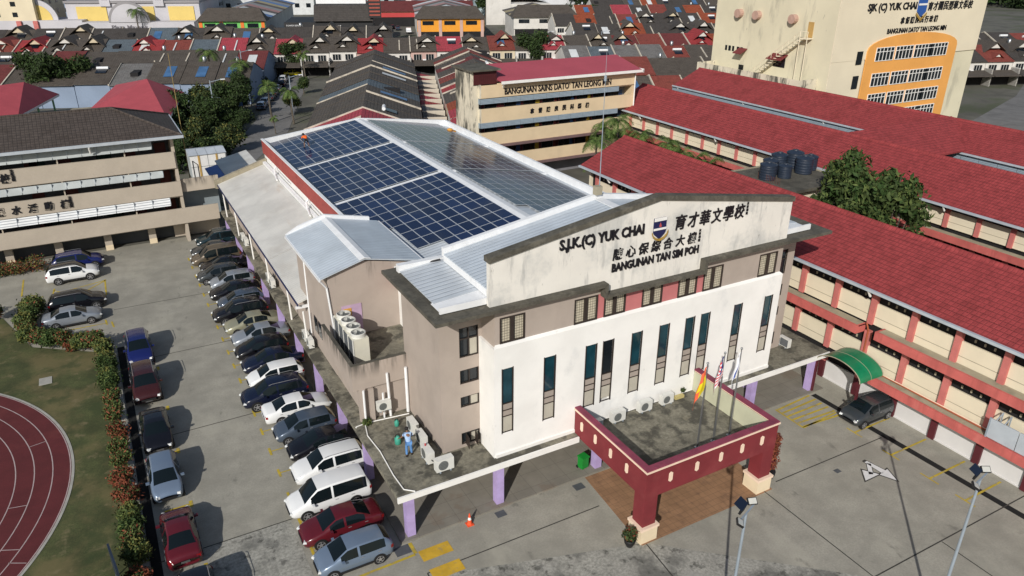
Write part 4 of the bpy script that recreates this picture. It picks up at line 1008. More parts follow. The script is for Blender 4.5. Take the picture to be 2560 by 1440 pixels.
def body_net(J):
    P, E, Rr = [], [], []
    idx = {}
    def v(n, p, r): idx[n] = len(P); P.append(tuple(p)); Rr.append(r)
    v('pel', J['pel'], (.15,.115)); v('waist', J['waist'], (.13,.10)); v('chest', J['chest'], (.16,.115)); v('neck', J['neck'], .055); v('head', J['head'], (.088,.10)); 
    up = (Vector(J['head'])-Vector(J['neck'])).normalized(); v('top', Vector(J['head'])+up*.10, (.07,.08)); v('nose', Vector(J['head'])+Vector((0,.105,-.01)), .018)
    E += [('pel','waist'),('waist','chest'),('chest','neck'),('neck','head'),('head','top'),('head','nose')]
    for s in 'lr':
        sg = -1 if s == 'l' else 1
        v('sh'+s, J['sh'+s], .06); v('el'+s, J['el'+s], .045); v('wr'+s, J['wr'+s], .03)
        d = (Vector(J['wr'+s])-Vector(J['el'+s])).normalized(); w_ = Vector(J['wr'+s])
        v('pm'+s, w_+d*.07, (.034,.018)); side = d.cross(Vector((0,0,1))); side = side.normalized() if side.length > .1 else Vector((1,0,0))
        for k, (off, ln) in enumerate(((-.027,.065),(-.009,.08),(.010,.075),(.027,.06))):
            v(f'f{k}{s}', w_+d*(.085+ln)+side*off*1.3+Vector((0,0,-.02)), .008); E.append(('pm'+s, f'f{k}{s}'))
        v('th'+s, w_+d*.08+side*-.06*1.0, .009); E.append(('pm'+s,'th'+s))
        v('hip'+s, J['hip'+s], .09); v('kn'+s, J['kn'+s], .062); v('an'+s, J['an'+s], .04); v('toe'+s, Vector(J['an'+s])+Vector((0,.17,-.04)), .032)
        E += [('chest','sh'+s),('sh'+s,'el'+s),('el'+s,'wr'+s),('wr'+s,'pm'+s),('pel','hip'+s),('hip'+s,'kn'+s),('kn'+s,'an'+s),('an'+s,'toe'+s)]
    return P, [(idx[a], idx[b]) for a, b in E], Rr
J1 = dict(pel=(0,0,.93), waist=(0,.07,1.07), chest=(0,.24,1.27), neck=(0,.40,1.40), head=(0,.50,1.52), shl=(-.2,.30,1.32), ell=(-.36,.36,1.10), wrl=(-.45,.52,.95), shr=(.2,.30,1.32), elr=(.30,.44,1.10), wrr=(.28,.66,1.02), hipl=(-.1,0,.9), knl=(-.13,.04,.48), anl=(-.14,-.02,.09), hipr=(.1,0,.9), knr=(.14,.06,.48), anr=(.17,.10,.09))
person('person in a light blue shirt and blue trousers bending beside the air conditioners', (12.1,33.85,3.1), -12, J1, mat('light_blue_cotton', (.34,.48,.70), .85, .1, 6, world=False), mat('blue_cotton', (.10,.24,.50), .85, .12, 6, world=False))
J2 = dict(pel=(0,0,.86), waist=(0,.12,.98), chest=(0,.34,1.10), neck=(0,.52,1.16), head=(0,.65,1.20), shl=(-.2,.40,1.12), ell=(-.28,.52,.86), wrl=(-.18,.62,.66), shr=(.2,.40,1.12), elr=(.30,.5,.86), wrr=(.2,.64,.68), hipl=(-.13,0,.84), knl=(-.22,.10,.46), anl=(-.28,-.02,.09), hipr=(.13,0,.84), knr=(.22,.12,.46), anr=(.28,.02,.09))
person('person in an orange shirt and dark hat bending over the solar panels', (19.2,79.5,10.23), 10, J2, mat('hi_vis_orange', (.85,.14,.015), .8, .08, 6, world=False), mat('dark_shorts', (.03,.03,.035), .85, .1, 6, world=False), m_black, True, .8)
ht = thing('sun_hat', 'orange sun hat lying on the reflecting roof slope', 'hat', (36.6,81.2,9.75)); MB().lathe([(.75,0),(.7,.06),(.36,.1),(.32,.3),(.1,.38)], n=18).build('hat_body', mat('straw_orange', (.62,.30,.05), .8, .1, 4), ht, smooth=True); MB().lathe([(.37,.1),(.36,.17)], n=18).build('hat_band', m_maroon, ht)

# ---------------------------------------------------------------- school blocks
def gable(mb, xa, xr, xb, ze, zr, y0, y1, th=.16, axis='y'):
    mb.prism([(xa,ze),(xr,zr),(xr,zr+th),(xa,ze+th)], axis, y0, y1); mb.prism([(xr,zr),(xb,ze),(xb,ze+th),(xr,zr+th)], axis, y0, y1)
    return mb
# the grey block behind the car park
lb = thing('classroom_block', 'long drab four storey block with corridor parapets and a dark tiled hip roof', 'school building', (0,86,0))
def lp_(mb, name, m, **k):
    if name in ('column', 'column_base', 'room_door', 'room_window', 'downpipe', 'awning_panel'): return mb.xf(Matrix.Translation((0,-86,0))).parts(name, m, lb)
    return mb.xf(Matrix.Translation((0,-86,0))).build(name, m, lb, **k)
XL = -62
q = MB()
for z0, z1, xr in ((8.32,10.04,6.6),(5.27,6.85,6.75),(2.18,3.87,10.1)): q.box(XL, xr, 84.8, 85.0, z0, z1)
q.box(6.45, 6.75, 85.0, 95, 0, 11.6)
lp_(q, 'corridor_parapet', m_beigeg)
q = MB()
for z in (8.2, 5.1, 2.05): q.box(XL, 6.45, 85.0, 95.0, z, z+.12)
q.box(XL, 6.45, 94.6, 95, 0, 11.6); lp_(q, 'floor_slab', m_beigeg)
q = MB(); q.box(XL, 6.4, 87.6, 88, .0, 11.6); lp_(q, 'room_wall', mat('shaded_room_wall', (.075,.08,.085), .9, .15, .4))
q = MB()
for i, x in enumerate(range(-58, 6, 3)):
    for z in (8.45, 5.4, 2.4):
        if (i+int(z)) % 3 != 0: q.box(x, x+1.1, 87.5, 87.59, z, z+2.1)
lp_(q, 'room_door', mat('dull_maroon_door', (.10,.025,.022), .7, .1, 1))
q = MB()
for x in range(-59, 6, 6):
    for z in (8.45, 2.4): q.box(x-1.6, x-.2, 87.5, 87.59, z+.6, z+1.9)
lp_(q, 'room_window', mat('murky_green_glass', (.02,.045,.04), .2, .2, .5))
for nm, z0, z1, xr, m, step in (('awning_panel',10.6,11.35,4.6,m_awn,1.27),('awning_panel',7.55,8.18,5.2,m_awn,1.27),('louvre_screen',4.42,5.2,5.4,m_louvw,1.75)):
    x = xr
    q = MB(); f = MB()
    while x > XL+2:
        q.poly([(x-step+.03,84.5,z0),(x-.03,84.5,z0),(x-.03,84.86,z1),(x-step+.03,84.86,z1)]); f.box(x-.03, x+.03, 84.62, 84.8, z0, z1); x -= step
    o = lp_(q, nm, m); f.xf(Matrix.Translation((0,-86,0))).build('awning_frame', m_gutter, o)
q = MB()
for x in (3.1, -1.2, -5.8, -10.2, -14.6, -19, -23.4, -27.8, -32.2): q.box(x-.36, x+.36, 86.2, 86.8, 0, 2.18)
for x in range(-58, 6, 6): q.box(x-.06, x+.06, 84.85, 84.97, 3.87, 10.9)
lp_(q, 'column', m_beigeg)
q = MB(); 
for x in (3.1, -1.2, -5.8, -10.2, -14.6): q.box(x-.37, x+.37, 86.17, 86.22, 0, .55)
lp_(q, 'column_base', m_peach)
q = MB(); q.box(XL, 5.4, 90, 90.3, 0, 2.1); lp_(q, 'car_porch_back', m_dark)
q = MB(); q.box(5.4, 6.1, 87.2, 87.4, 0, 2.2).box(6.1, 8.3, 87.2, 87.5, 0, 2.2).box(8.3, 10.2, 87.2, 87.5, 0, 1.5); lp_(q, 'ground_wall', m_beigeg)
# link to the hall
q = MB(); q.box(6.75, 10.6, 85.3, 85.5, 5.5, 6.9); lp_(q, 'link_parapet', mat('link_stained_render', (.44,.385,.315), .9, .06, .5, stains=[((.06,.055,.05), (1.6,1.6,.22), .42, .62, .9)], zband=(6.9, 1.2)))
q = MB(); q.box(6.75, 10.6, 87, 87.2, 2.2, 6.2); lp_(q, 'link_wall', mat('pale_blue_grey_wall', (.24,.28,.30), .9, .1, .5))
# hip roof
zr, ze = 14.15, 11.9
q = MB(); A, B_, C_, D_ = (XL-3,83.9,ze),(7.6,83.9,ze),(7.6,95.6,ze),(XL-3,95.6,ze); E_, F_ = (XL-3,89.8,zr),(1.7,89.8,zr)
q.poly([A,B_,F_,E_]); q.poly([B_,C_,F_]); q.poly([C_,D_,E_,F_])
lp_(q, 'tiled_roof', m_tileB)
q = MB().tube((1.7,89.8,zr),(7.6,83.9,ze),.14,.14,6).tube((1.7,89.8,zr),(7.6,95.6,ze),.14,.14,6).tube(E_,F_,.14,.14,6); lp_(q, 'ridge_tile', m_tileB)
q = MB(); q.box(XL, 7.6, 83.72, 83.9, ze-.28, ze).box(7.6, 7.72, 83.72, 95.6, ze-.28, ze); q.box(XL, 7.5, 83.9, 95.5, ze-.24, ze-.2); lp_(q, 'eave_gutter', m_gutter)
q = MB()
for x in (-1.0, -13): q.tube((x,83.8,11.6),(x+.05,84.3,10.9),.09)
lp_(q, 'downpipe', m_wtrim)
for i, ch in enumerate('保水活動樓'): text('lettering', ch, .85, .9, m_letter, lb, Vector((-10.25+i*1.4,84.76-86,5.58)), bold=.03, shear=.1)
for i, ch in enumerate('學校'): text('lettering', ch, .85, .95, m_letter, lb, Vector((-10.5+i*1.45,84.76-86,8.78)), bold=.03, shear=.1)
for x, z in ((-8.1,8.75),(-3.85,5.45)):
    for i, ch in enumerate('沈慕羽題'): text('lettering', ch, .3, .28, m_letter, lb, Vector((x,84.76-86,z+1.05-i*.3)), bold=.02)

# science block
sb = thing('science_block', 'beige four storey block with crimson roof, grey louvres and a stained end tower', 'school building', (56,88,0))
SM = Matrix.Translation((-56,-88,0))
def sp(mb, name, m, **k):
    if name in ('room_window', 'blue_door', 'yellow_door', 'red_door', 'room_pier'): return mb.xf(SM).parts(name, m, sb)
    return mb.xf(SM).build(name, m, sb, **k)
q = MB()
for z0, z1 in ((11.78,13.55),(8.62,10.42),(5.6,7.3),(2.6,4.2)): q.box(46.6 if z0 > 11 else 44.2, 69, 88, 88.2, z0, z1)
q.box(44.2, 46.6, 88, 88.2, 11.78, 13.4); q.box(68.5, 69, 88.2, 94, 0, 13.5); sp(q, 'corridor_parapet', m_beige)
q = MB()
for z0, z1 in ((8.62,10.42),(5.6,7.3),(11.78,13.5)): q.box(44.0, 44.2, 88, 89.5, z0, z1)
sp(q, 'stained_return', m_stainw)
q = MB()
for z in (11.6, 8.45, 5.45, 2.45): q.box(44.2, 68.5, 88.2, 94, z, z+.13)
sp(q, 'floor_slab', m_beige)
q = MB(); q.box(44, 68.5, 89.9, 90.1, 0, 13.4); sp(q, 'room_wall', mat('grey_room_wall', (.20,.20,.215), .9, .1, .5))
wn_ = MB(); d1 = MB(); d2 = MB(); d3 = MB(); dd = MB()
for z in (8.6, 5.6, 2.6):
    for i, x in enumerate((45.6,48.6,51.6,54.6,57.4,60.2,63,65.6)):
        wn_.box(x, x+1.75, 89.82, 89.89, z+1.0, z+2.3); dd.box(x-.55, x-.1, 89.8, 89.89, z, z+2.2)
        (d1 if (i+int(z)) % 3 == 0 else d2 if (i+int(z)) % 3 == 1 else d3).box(x+1.85, x+2.45, 89.8, 89.89, z, z+2.2)
sp(wn_, 'room_window', m_glass); sp(d1, 'blue_door', mat('door_blue', (.03,.07,.17), .6, .05, 1)); sp(d2, 'yellow_door', mat('door_yellow', (.45,.30,.03), .6, .05, 1)); sp(d3, 'red_door', mat('door_red', (.12,.02,.022), .6, .05, 1)); sp(dd, 'room_pier', m_rcold)
for z0 in (11.05, 7.95):
    q = MB(); x = 44.0
    q.box(43.95, 44.0, 88.0, 89.4, z0, z0+.68)
    while x < 66: q.box(x, x+1.96, 87.86, 87.92, z0, z0+.68); x += 2.0
    sp(q, 'louvre_screen', m_louv)
q = MB(); q.box(44.2, 69, 87.6, 88.0, 5.3, 5.6); q.box(44.2, 68.9, 87.6, 88, 2.3, 2.6); sp(q, 'sun_hood', mat('mauve_hood', (.16,.10,.10), .9, .1, 1))
q = MB(); q.box(43, 43.3, 88.4, 93.2, 0, 15.2).box(43.3, 44.0, 88.4, 88.7, 0, 13.4); sp(q, 'end_wall', m_stainw)
q = MB(); q.box(43.3, 46.6, 88.3, 93, 13.5, 15.2); sp(q, 'stair_head', mat('dark_red_ribbed_sheet', (.07,.012,.014), .6, .1, .6, stripes=[('X', .3, .12, (.03,.006,.008), .7), ('Y', .3, .12, (.03,.006,.008), .7)]))
q = MB(); q.box(42.6, 47.0, 87.8, 93.6, 15.2, 15.42); sp(q, 'stair_roof', m_dkconc)
q = MB(); q.prism([(87.15,13.75),(93.6,15.1),(93.6,15.2),(87.15,13.85)], 'x', 46.7, 69.4); q.prism([(93.6,15.1),(98,14.0),(98,14.1),(93.6,15.2)], 'x', 46.7, 69.4); sp(q, 'metal_roof', m_redroof)
q = MB(); q.box(46.7, 69.5, 87.0, 87.15, 13.55, 13.9); q.box(69.4, 69.55, 87.0, 98, 13.5, 14.0); q.tube((68.7,87.5,13.6),(68.7,87.8,13.2),.09).tube((68.7,87.8,13.2),(68.7,87.85,7.2),.09); q.tube((47.2,87.1,13.6),(47.2,87.7,13.1),.1); sp(q, 'eave_gutter', m_wtrim)
text('lettering', "BANGUNAN SAINS DATO' TAN LEONG MIN", 17.0, .86, m_letter, sb, Vector((47.6,87.96,12.05))-Vector((56,88,0)), bold=.018)
for i, ch in enumerate('拿督陳良民科藝樓'): text('lettering', ch, .62, .72, m_letter, sb, Vector((51.5+i*1.27,87.96,9.2))-Vector((56,88,0)), bold=.025, shear=.1)

# three long red tiled classroom blocks
def red_block(label, xg, y0, y1, zg, zr, half, ledges, louv=None, pitch=3.05, ground=True):
    t = thing('classroom_block', label, 'school building', (xg+half,(y0+y1)/2,0))
    M = Matrix.Translation((-(xg+half),-(y0+y1)/2,0))
    P = lambda mb, nm, m, par=None: (mb.xf(M).parts if nm in ('column', 'column_base', 'facade_panel', 'plinth_panel', 'downpipe') else mb.xf(M).build)(nm, m, par or t)
    xr = xg+half; xw = xg+.95; xe = xr+half-.95
    P(gable(MB(), xg, xr, xr+half, zg, zr, y0, y1), 'tiled_roof', m_tileR)
    P(MB().prism([(xr-.22,zr+.06),(xr,zr+.3),(xr+.22,zr+.06)], 'y', y0, y1), 'ridge_tile', m_tileR)
    P(MB().box(xg-.22, xg, y0, y1, zg-.02, zg+.16).box(xg-.02, xg+.1, y0, y1, zg-.12, zg-.02), 'eave_gutter', m_gutter)
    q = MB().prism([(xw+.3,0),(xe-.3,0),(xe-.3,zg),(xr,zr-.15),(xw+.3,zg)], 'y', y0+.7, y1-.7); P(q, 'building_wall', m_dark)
    q = MB().prism([(xw,0),(xe,0),(xe,zg+.1),(xr,zr-.1),(xw,zg+.1)], 'y', y1-.7, y1-.4); P(q, 'gable_wall', m_rpanel)
    q = MB(); q2 = MB(); cl = MB(); cb = MB(); ld = MB(); bm = MB(); gl = MB(); br_ = MB()
    ny = int((y1-y0)/pitch); ys = [y0+.6+i*pitch for i in range(ny+1)]
    for (zt, a, b, hp_) in ledges:
        bm.box(xg-.02, xg+.16, a, b, zt-.62, zt); ld.box(xg+.16, xw, a, b, zt-.1, zt-.01)
        bm.box(xg+.16, xw, a, a+.14, zt-.62, zt).box(xg+.16, xw, b-.14, b, zt-.62, zt)
    for k, z in enumerate((2.6, 5.9)):
        top = 5.3 if k == 0 else zg-.1
        for i in range(ny):
            q.box(xw+.04, xw+.18, ys[i]+.2, ys[i+1]-.2, z-.05, z+1.55); br_.box(xw+.03, xw+.06, ys[i]+.2, ys[i+1]-.2, z+.52, z+.56)
            for j_ in (.3, .5, .7): br_.box(xw+.12, xw+.2, ys[i]+pitch*j_-.05, ys[i]+pitch*j_+.05, z+1.75, z+1.95)
        for yy in ys: cl.box(xw-.16, xw+.2, yy-.2, yy+.2, z-.05, top)
    if ground:
        for i in range(ny): q2.box(xw+.02, xw+.16, ys[i]+.2, ys[i+1]-.2, .08, 1.42)
        for yy in ys: cb.box(xw-.16, xw+.22, yy-.22, yy+.22, 0, 1.42); cl.box(xw-.15, xw+.2, yy-.21, yy+.21, 1.42, 2.0)
        q2.box(xw-.05, xw+.3, y0+.6, y1-.7, 0, .08)
        P(q2, 'plinth_panel', m_wpanel); P(cb, 'column_base', m_rcold)
    P(q, 'facade_panel', m_rpanel); P(br_, 'panel_groove', m_ledge); P(cl, 'column', m_rcol); P(bm, 'ledge_beam', m_rbeam); P(ld, 'ledge_slab', m_ledge)
    if louv:
        q = MB(); yy = louv[0]
        while yy < louv[1]: q.box(xg+.1, xg+.16, yy, yy+2.1, zg-.75, zg-.08); yy += 2.16
        P(q, 'louvre_screen', m_louv)
    dp = MB()
    for yy in ys[3::5]: dp.tube((xg-.1,yy,zg),(xg+.25,yy,zg-.5),.09)
    P(dp, 'downpipe', m_wtrim)
    return t, P
b1, P1 = red_block('red tiled classroom block with salmon ledges bordering the car park', 44.0, 4, 64.5, 8.62, 11.12, 5.5, [(5.95,4,27.9,0),(5.75,29.3,64,0),(2.6,4,27.6,0)])
P1(MB().path([(44.7,29.1,5.9),(44.75,28.9,5.4),(44.75,28.9,3.2),(44.2,28.6,3.0)], .06).path([(44.05,27.8,2.75),(44.7,27.0,2.68),(44.7,22,2.66),(44.7,18,2.66)], .05), 'red_pipe', mat('rust_orange_pipe', (.34,.09,.04), .6, .1, 2))
P1(MB().path([(44.72,30.2,3.3),(44.72,29.0,3.2),(44.7,27.3,2.72),(44.82,18,2.7)], .035), 'white_pipe', m_creamt)
b2, P2 = red_block('second red tiled classroom block behind the courtyard palms', 67.5, 14, 91.5, 8.05, 10.85, 5.5, [(5.5,14,44,0),(5.5,56,91,0)])
P2(gable(MB(), 50.2, 55.6, 61, 8.2, 10.72, 74.5, 93, axis='x'), 'cross_roof', m_tileR2)
b3, P3 = red_block('third red tiled classroom block in front of the cream administration tower', 88.0, 30, 102, 7.95, 10.4, 5.5, [], louv=(31, 101))
# stair block with water tanks between the first two blocks
sc_ = thing('stair_block', 'flat roofed stair block with mossy dark slab between red tiled roofs', 'school building', (61.5,49.5,0))
SB = Matrix.Translation((-61.5,-49.5,0))
MB().box(57.4, 66.0, 48.2, 56.2, 8.0, 8.3).xf(SB).build('roof_slab', m_dkconc, sc_); MB().box(58, 65.5, 49, 55.7, 0, 8.0).xf(SB).build('block_wall', m_rpanel, sc_)
MB().box(57.3, 57.5, 48.1, 56.3, 7.9, 8.4).box(57.5, 66.1, 56.2, 56.4, 7.9, 8.4).box(66.0, 66.15, 48.2, 56.2, 7.9, 8.4).xf(SB).build('slab_edge', m_ledge, sc_)
q = MB()
for i in range(14): q.tube((58.2+.0,50.3+i*.22,8.3),(58.2,50.3+i*.22,9.0),.015,.015,4)
q.xf(SB).build('rusty_railing', mat('rust', (.16,.05,.03), .9, .2, 3), sc_)
def tank(x, y, z, s, lab):
    t = thing('water_tank', lab, 'water tank', (x,y,z), group='water tanks on the stair block'); n = 20
    prof = [(.80,0)]
    for k in range(5): prof += [(.80,.12+k*.26),(.77,.18+k*.26),(.80,.24+k*.26)]
    MB().lathe([(r*s, h*s) for r, h in prof+[(.78,1.42)]], n=n).build('tank_body', m_tank, t, smooth=True)
    MB().lathe([(.84*s,1.40*s),(.84*s,1.47*s),(.6*s,1.58*s),(.3*s,1.66*s),(.28*s,1.72*s)], n=n).build('tank_lid', m_tank, t)
    MB().tube((.8*s,0,.2),(1.0*s,0,.2),.04).tube((1.0*s,0,.2),(1.0*s,0,0),.04).build('outlet_pipe', m_wtrim, t)
for (x, y, z, s, lab) in ((58.9,52.6,8.3,1.05,'dark blue water tank by the rusty railing at the slab corner'),(60.6,53.9,8.3,1.0,'blue water tank with pale dome lid in the middle of the slab'),(60.9,52.2,8.3,.85,'low dusty water tank beside the railing'),(62.9,54.9,8.3,1.05,'blue water tank at the back edge of the slab'),(64.9,54.6,8.3,1.1,'tallest black water tank next to the red tiles'),(64.0,52.5,8.3,1.1,'wide black water tank in front of the tallest one'),(65.7,53.2,8.3,.95,'black water tank at the outer corner of the slab')): tank(x, y, z, s, lab)
# green barrel canopy between hall and classroom block
gc = thing('barrel_canopy', 'arched green plastic canopy between the hall walkway and the classroom block', 'canopy', (43,29,0))
gm = MB(); fm = MB(); GX0, GX1, GYC, GR_, GZ = 42.2, 44.6, 28.85, 1.85, 2.75
pr = [(GYC+GR_*math.cos(math.pi*i/16), GZ+.95*math.sin(math.pi*i/16)) for i in range(17)]
for a, b in zip(pr[:-1], pr[1:]):
    gm.poly([(GX0-43,a[0]-29,a[1]),(GX1-43,a[0]-29,a[1]),(GX1-43,b[0]-29,b[1]),(GX0-43,b[0]-29,b[1])])
    for x in (GX0, (GX0+GX1)/2, GX1): fm.tube((x-43,a[0]-29,a[1]+.02),(x-43,b[0]-29,b[1]+.02),.035 if x != (GX0+GX1)/2 else .015,None,5)
gm.build('canopy_sheet', m_green, gc, smooth=True); fm.build('arched_frame', m_ledge, gc)
MB().box(-.6,-.45,-1.85,-1.7,0,2.75).box(-.6,-.45,1.7,1.85,0,2.75).build('post', m_rcold, gc)
es_ = thing('equipment_screen', 'blue grey metal screen standing on the salmon ledge', 'screen', (44.15,17.6,2.6))
for i in range(3): MB().box(-.04,.04,-1.9+i*1.75-1.5,-1.9+i*1.75+.2,.05,1.35).build('screen_panel', m_gutter, es_)
MB().path([(.6,1.0,.05),(.6,1.0,1.7),(-.02,1.0,1.3)],.04).path([(.6,1.5,.05),(.6,1.5,1.7),(-.02,1.5,1.3)],.04).box(-.06,.0,1.75,1.85,0,1.4).build('brace', m_galv, es_)

# administration tower
ad = thing('administration_tower', 'tall cream administration block with orange arched facade and black lettering', 'school building', (105,84.5,0))
AM = Matrix.Translation((-105,-84.5,0))
m_adw = mat('cream_tower_render', (.66,.61,.45), .85, .06, .15, stains=[((.30,.28,.22), (.5,.5,.12), .54, .70, .5), ((.14,.13,.11), (1.3,1.3,.5), .64, .76, .6)])
m_adf = mat('cream_tower_front', (.74,.66,.50), .85, .04, .2); m_ador = mat('orange_render', (.76,.36,.09), .8, .05, .3)
def ap(mb, nm, m, par=None): return mb.xf(AM).build(nm, m, par or ad)
ap(MB().box(105, 143.2, 84.5, 111.5, 0, 26), 'tower_wall', m_adw)
ap(MB().box(104.98, 143.3, 84.3, 84.498, 12.9, 26).box(105, 113.0, 84.35, 84.498, 0, 12.9), 'front_wall', m_adf)
arch = [(113.2,0),(137.0,0),(137.0,14.2)] + [(125.1+11.9*math.cos(math.pi*i/14*1.0), 14.3+2.4*math.sin(math.pi*i/14)) for i in range(1, 14)] + [(113.2,14.2)]
ap(MB().prism(arch, 'y', 84.1, 84.3), 'orange_facade', m_ador)
wf = MB(); wg = MB()
wins = [(xx, z) for z in (12.55, 8.4, 5.0, 1.9) for xx in (115.3, 120.3, 125.2, 129.7)]
for x, z in wins:
    fo = MB()
    for i in range(6): fo.box(x+i*.9-.03, x+i*.9+.03, 83.98, 84.1, z, z+2.1)
    for dz in (0, 1.45, 2.1): fo.box(x, x+4.5, 83.99, 84.1, z+dz-.05, z+dz+.05)
    o = ap(fo, 'window_frame', m_wtrim); MB().box(x, x+4.5, 84.06, 84.09, z, z+2.1).xf(AM).build('window_pane', m_glass, o)
for z in (12.2, 8.3): ap(MB().box(110.9, 112.3, 84.24, 84.29, z, z+2.1), 'side_window', m_glass)
text('lettering', 'SJK (C) YUK CHAI', 12.2, 1.5, m_letter, ad, Vector((111.4-105,-.2,20.1)), bold=.03, depth=.1)
for i, ch in enumerate('育才國民型華文學校'): text('lettering', ch, 1.25, 1.4, m_letter, ad, Vector((126.7-105+i*1.38,-.2,20.1)), bold=.02, depth=.1, shear=.08)
for i, ch in enumerate('拿督陳良民行政樓'): text('lettering', ch, 1.0, 1.1, m_letter, ad, Vector((120.2-105+i*1.25,-.2,18.2)), bold=.02, depth=.1, shear=.08)
text('lettering', "BANGUNAN DATO' TAN LEONG MIN", 15.6, .85, m_letter, ad, Vector((117.3-105,-.2,16.75)), bold=.015, depth=.1)
cr2 = MB().prism([(123.9,20.0),(123.9,21.9),(126.1,21.9),(126.1,20.0),(125,19.2)][::-1], 'y', 84.1, 84.28); o = ap(cr2, 'school_crest', mat('crest_blue', (.03,.10,.35), .4, 0))
MB().box(123.9,126.1,84.06,84.1,21.0,21.3).xf(AM).build('crest_band', m_wtrim, o); MB().prism([(123.6,19.9),(125,18.9),(126.4,19.9),(126.4,19.5),(125,18.5),(123.6,19.5)], 'y', 84.06, 84.1).xf(AM).build('crest_ribbon', m_gold, o)
# west side: parapet deck, stair, hoods, condensers
q = MB().box(100.9, 105, 86.5, 110.5, 8.3, 8.5); q.box(100.8, 101, 86.4, 110.6, 8.3, 10.1).box(101, 105, 86.4, 86.6, 8.3, 10.1).box(101, 105, 110.4, 110.6, 8.3, 10.1); ap(q, 'deck_parapet', m_stainw)
q = MB().box(101.2, 105, 86.8, 110.4, 0, 8.3); ap(q, 'deck_wall', m_adw)
q = MB().box(101.1, 101.2, 88, 104, 6.2, 8.2); ap(q, 'deck_shade_wall', m_tan)
st_ = MB(); ra = MB(); n = 18
for i in range(n):
    y_, z_ = 100-i*.55, 8.6+i*.42; st_.box(103.6, 104.9, y_-.55, y_, z_, z_+.1)
st_.box(103.6, 104.9, 88.6, 90.1, 16.1, 16.25)
for i in range(0, n+1, 2):
    y_, z_ = 100-i*.55, 8.6+i*.42; ra.tube((103.6,y_,z_),(103.6,y_,z_+1.1),.04,.04,5)
ra.tube((103.6,100,9.7),(103.6,90.1,17.26),.04,.04,5).tube((103.6,90.1,17.3),(103.6,88.6,17.3),.04,.04,5).tube((103.6,88.6,8.6),(103.6,88.6,17.3),.07,.07,5).tube((103.6,90.1,8.6),(103.6,90.1,17.3),.07,.07,5)
so_ = ap(st_, 'fire_stair', m_adf); ra.xf(AM).build('stair_rail', m_adf, so_)
ap(MB().box(104.93, 104.99, 88.8, 89.9, 16.3, 18.7), 'upper_door', mat('ochre_door', (.48,.30,.10), .7, .1, 1))
q = MB()
for y_, z_ in ((105.3,18.9),(101.0,18.9),(92.9,18.9)): q.tube((104.1,y_,z_),(105,y_,z_),.75,.75,14)
ap(q, 'vent_hood', mat('pinkish_vent', (.46,.30,.24), .7, .1, 1))
q = MB()
for a, b in ((93.2,96.6),(102.6,104.6)): q.prism([(103.4,12.2),(105,13.0),(105,13.1),(103.4,12.3)], 'y', a, b)
ap(q, 'window_hood', mat('maroon_hood', (.16,.03,.03), .8, .1, 1))
q = MB()
for y_, z_, d_ in ((94.9,10.9,2.6),(103.6,8.6,1.2),(107.9,12.3,.5),(107.0,12.3,.6),(106.1,12.3,.5),(104.9,12.3,.6),(104.0,12.3,.6)): q.box(104.94, 104.99, y_-d_/2, y_+d_/2, z_, z_+(1.6 if d_ > 1 else .9))
q.xf(AM).parts('west_window', m_glass, ad)
acm = [(101.1,108.6,5.6),(101.1,107.3,5.6),(101.1,108.6,4.5),(101.1,107.3,4.5)]
for i, (x, y_, z_) in enumerate(acm):
    o = place(copy_tree(AC), (x-.25,y_,z_), R(-90), ['tower air conditioner, upper of the pair by the white pipe','tower air conditioner, upper of the pair toward the stair','tower air conditioner, lower of the pair by the white pipe','tower air conditioner, lower of the pair toward the stair'][i], 'air conditioners on the cream tower', 1.25)
# metal shed and red canteen roofs behind the grey block
sh = thing('storage_shed', 'shed with white doors, ochre posts and bluish sheet roof behind the parapet', 'shed', (12.8,110,0))
MB().box(-2.4,2.4,0,3.7,0,3.3).build('shed_wall', m_awn, sh)
q = MB()
for i in range(4): 
    for k in range(2): q.box(-2.35+i*1.18, -1.25+i*1.18, -.06, -.005, .1+k*1.6, 1.6+k*1.6)
q.build('door_panel', m_wtrim, sh)
MB().box(-1.35,-1.1,-.12,-.0,0,3.3).box(1.0,1.25,-.12,0,0,3.3).build('ochre_post', mat('ochre_paint', (.50,.32,.10), .8, .1, 2), sh); MB().path([(-2.1,-.1,0),(-2.1,-.1,2.6),(-1.5,-.1,2.0),(-1.5,-.1,0)],.05).path([(1.7,-.1,0),(1.7,-.1,2.6),(2.2,-.1,2.0),(2.2,-.1,0)],.05).build('gate_bar', m_black, sh)
q = MB()
for i in range(4): q.prism([(-.2,3.3),(2,3.7),(4,3.35),(4,3.4),(2,3.75),(-.2,3.35)], 'x', -2.5+i*1.25, -1.3+i*1.25)
q.build('roof_sheet', m_metalx, sh)
lo = thing('metal_awning_roof', 'low white sheet roof with a bright blue patch beside the hall corner', 'roof', (14,92,0))
MB().prism([(-1.9,5.2),(2.0,6.1),(2.0,6.2),(-1.9,5.3)],'y',-4,6).build('roof_sheet', m_cream, lo); MB().prism([(-3.4,4.9),(-1.95,5.2),(-1.95,5.3),(-3.4,5.0)],'y',-4,4).build('blue_sheet', mat('blue_plastic_sheet', (.03,.12,.42), .5, .1, 1), lo); MB().box(-1.8,2.0,-3.8,5.8,0,5.1).build('store_wall', m_beigeg, lo)
m_crim = mat('crimson_hall_roof', (.40,.07,.085), .75, .08, .4, fine=(3, (.32,.055,.07), .4))
